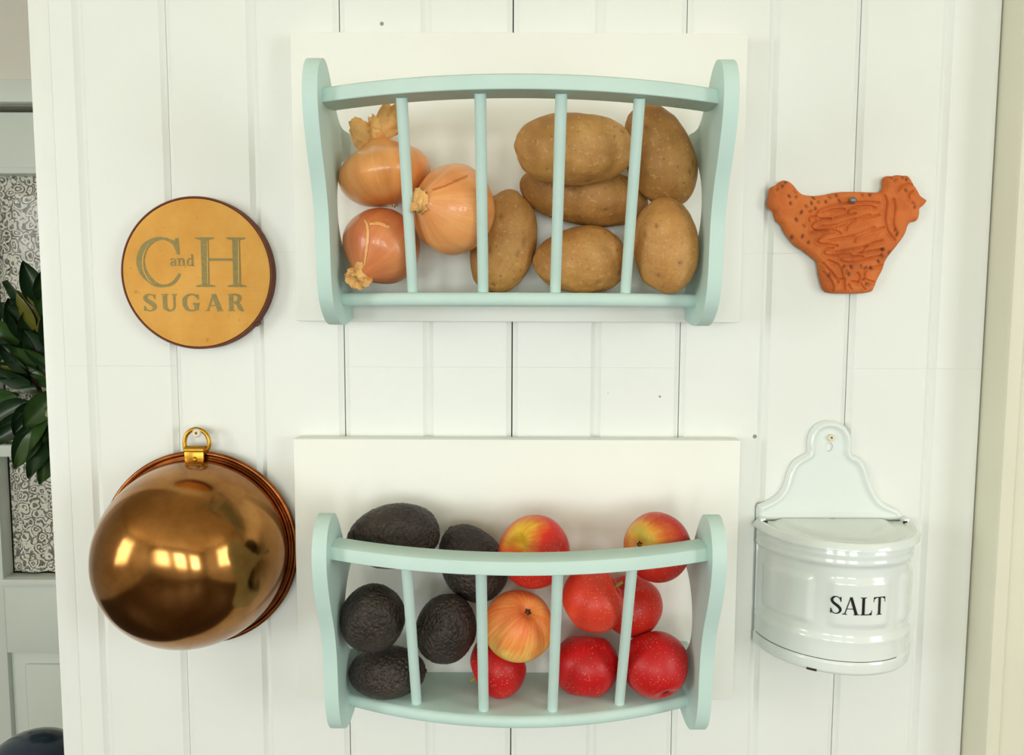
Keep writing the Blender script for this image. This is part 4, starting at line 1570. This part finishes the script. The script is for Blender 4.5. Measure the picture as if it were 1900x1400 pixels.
# ------------------------------------------------------------------ wreath on the door
wc = at(0, 690, -(DY - .03)); wc = Vector((-.95, DY - .005, wc.z))
wre = empty('leaf_wreath', wc)
tag(wre, 'dark green magnolia leaf wreath hanging on the glazed door', 'wreath')
WRAD = .148
V, Fc = tube([(WRAD*math.cos(2*PI*k/40), -.028, WRAD*math.sin(2*PI*k/40)) for k in range(40)], .012, 8, True, up=(0, 1, 0))
link('twig_ring', mesh('twig_ring', V, Fc), M['twig'], wre)
def leaf_mesh(L, Wd, cup, bend):
    n, m = 10, 6
    V, Fc = [], []
    for j in range(n + 1):
        t = j/n
        wv = Wd*math.sin(PI*min(1, t**.85))**.75*(1 - .12*t) if 0 < t < 1 else 0.0008
        for i in range(m + 1):
            uu = i/m*2 - 1
            V.append((uu*wv/2, -cup*Wd*(1 - uu*uu)*.35 + cup*Wd*.2 - bend*L*t*t + .006*abs(uu)*0, L*t))
    for j in range(n):
        for i in range(m):
            a = j*(m + 1) + i
            Fc.append((a, a + 1, a + m + 2, a + m + 1))
    me = bpy.data.meshes.new('leaf'); me.from_pydata(V, [], Fc)
    return me
rw = random.Random(11)
LM = []
for k in range(6):
    mt = [M['leaf'], M['leaf_dark'], M['leaf'], M['leaf_dark'], M['leaf_dark'], M['leaf_yellow']][k]
    me = leaf_mesh(rw.uniform(.088, .118), rw.uniform(.052, .066), rw.choice((-.5, .5, .6)), rw.uniform(-.18, .12))
    me.materials.append(mt); me.shade_smooth()
    LM.append(me)
for k in range(132):
    a = 2*PI*k/132 + rw.uniform(-.05, .05)
    lay = k % 3
    rad = WRAD + (-.045, -.01, .02)[lay] + rw.uniform(-.01, .01)
    tang = a + (R(-42 + 14*(lay - 1)) if math.sin(a) > -.35 else R(34 - 12*(lay - 1))) + rw.uniform(-.25, .25)
    o = bpy.data.objects.new('leaf', LM[rw.choice((0, 1, 2, 3, 4, 0, 1, 2, 3)) if k % 13 else 5])
    COL.objects.link(o); o.parent = wre
    dirv = Vector((math.cos(tang), -rw.uniform(.05, .45), math.sin(tang))).normalized()
    base = Vector((rad*math.cos(a), -.034 - .008*lay, rad*math.sin(a)))
    o.rotation_mode = 'QUATERNION'
    z = dirv; y = Vector((0, -1, 0)); x = z.cross(-y).normalized(); y2 = z.cross(x)
    mtx = Matrix((x, y2, z)).transposed()
    o.rotation_quaternion = mtx.to_quaternion() @ Euler((0, 0, rw.uniform(-.7, .7))).to_quaternion()
    o.location = base

# ------------------------------------------------------------------ dark jar on a small table in front of the door
jd = -.45
jt = at(60, 1362, jd)
JR = .078
tz = jt.z - .215
tab = empty('side_table', (jt.x, jt.y, 0))
tag(tab, 'small grey side table under the dark blue jar', 'table')
V, Fc = lathe([(.0001, tz), (.16, tz), (.165, tz - .006), (.16, tz - .022), (.0001, tz - .022)], 48)
link('table_top', sharp(mesh('table_top', V, Fc), 40), M['table'], tab)
for k in range(4):
    a = PI/4 + k*PI/2
    V, Fc = tube([(.13*math.cos(a), .13*math.sin(a), 0), (.11*math.cos(a), .11*math.sin(a), tz - .022)], .014, 10)
    link('leg', sharp(mesh('leg', V, Fc), 60), M['table'], tab)
jar = empty('lidded_jar', (jt.x, jt.y, tz))
tag(jar, 'glossy dark blue rounded jar with a domed lid near the door', 'jar')
me = lathe_mesh('jar_body', [(.0001, 0), (.05, 0), (.056, .004), (.074, .05), (.080, .10), (.078, .135), (.074, .142), (.0001, .142)], 48)
link('jar_body', me, M['navy'], jar)
lp = [(.079, .1425), (.081, .146), (.081, .151)]
for k in range(1, 15):
    a = PI/2*k/14
    lp.append((max(.0001, JR*math.cos(a)), .151 + .064*math.sin(a)))
me = lathe_mesh('jar_lid', [(.0001, .1425)] + lp, 64)
link('jar_lid', me, M['navy'], jar)
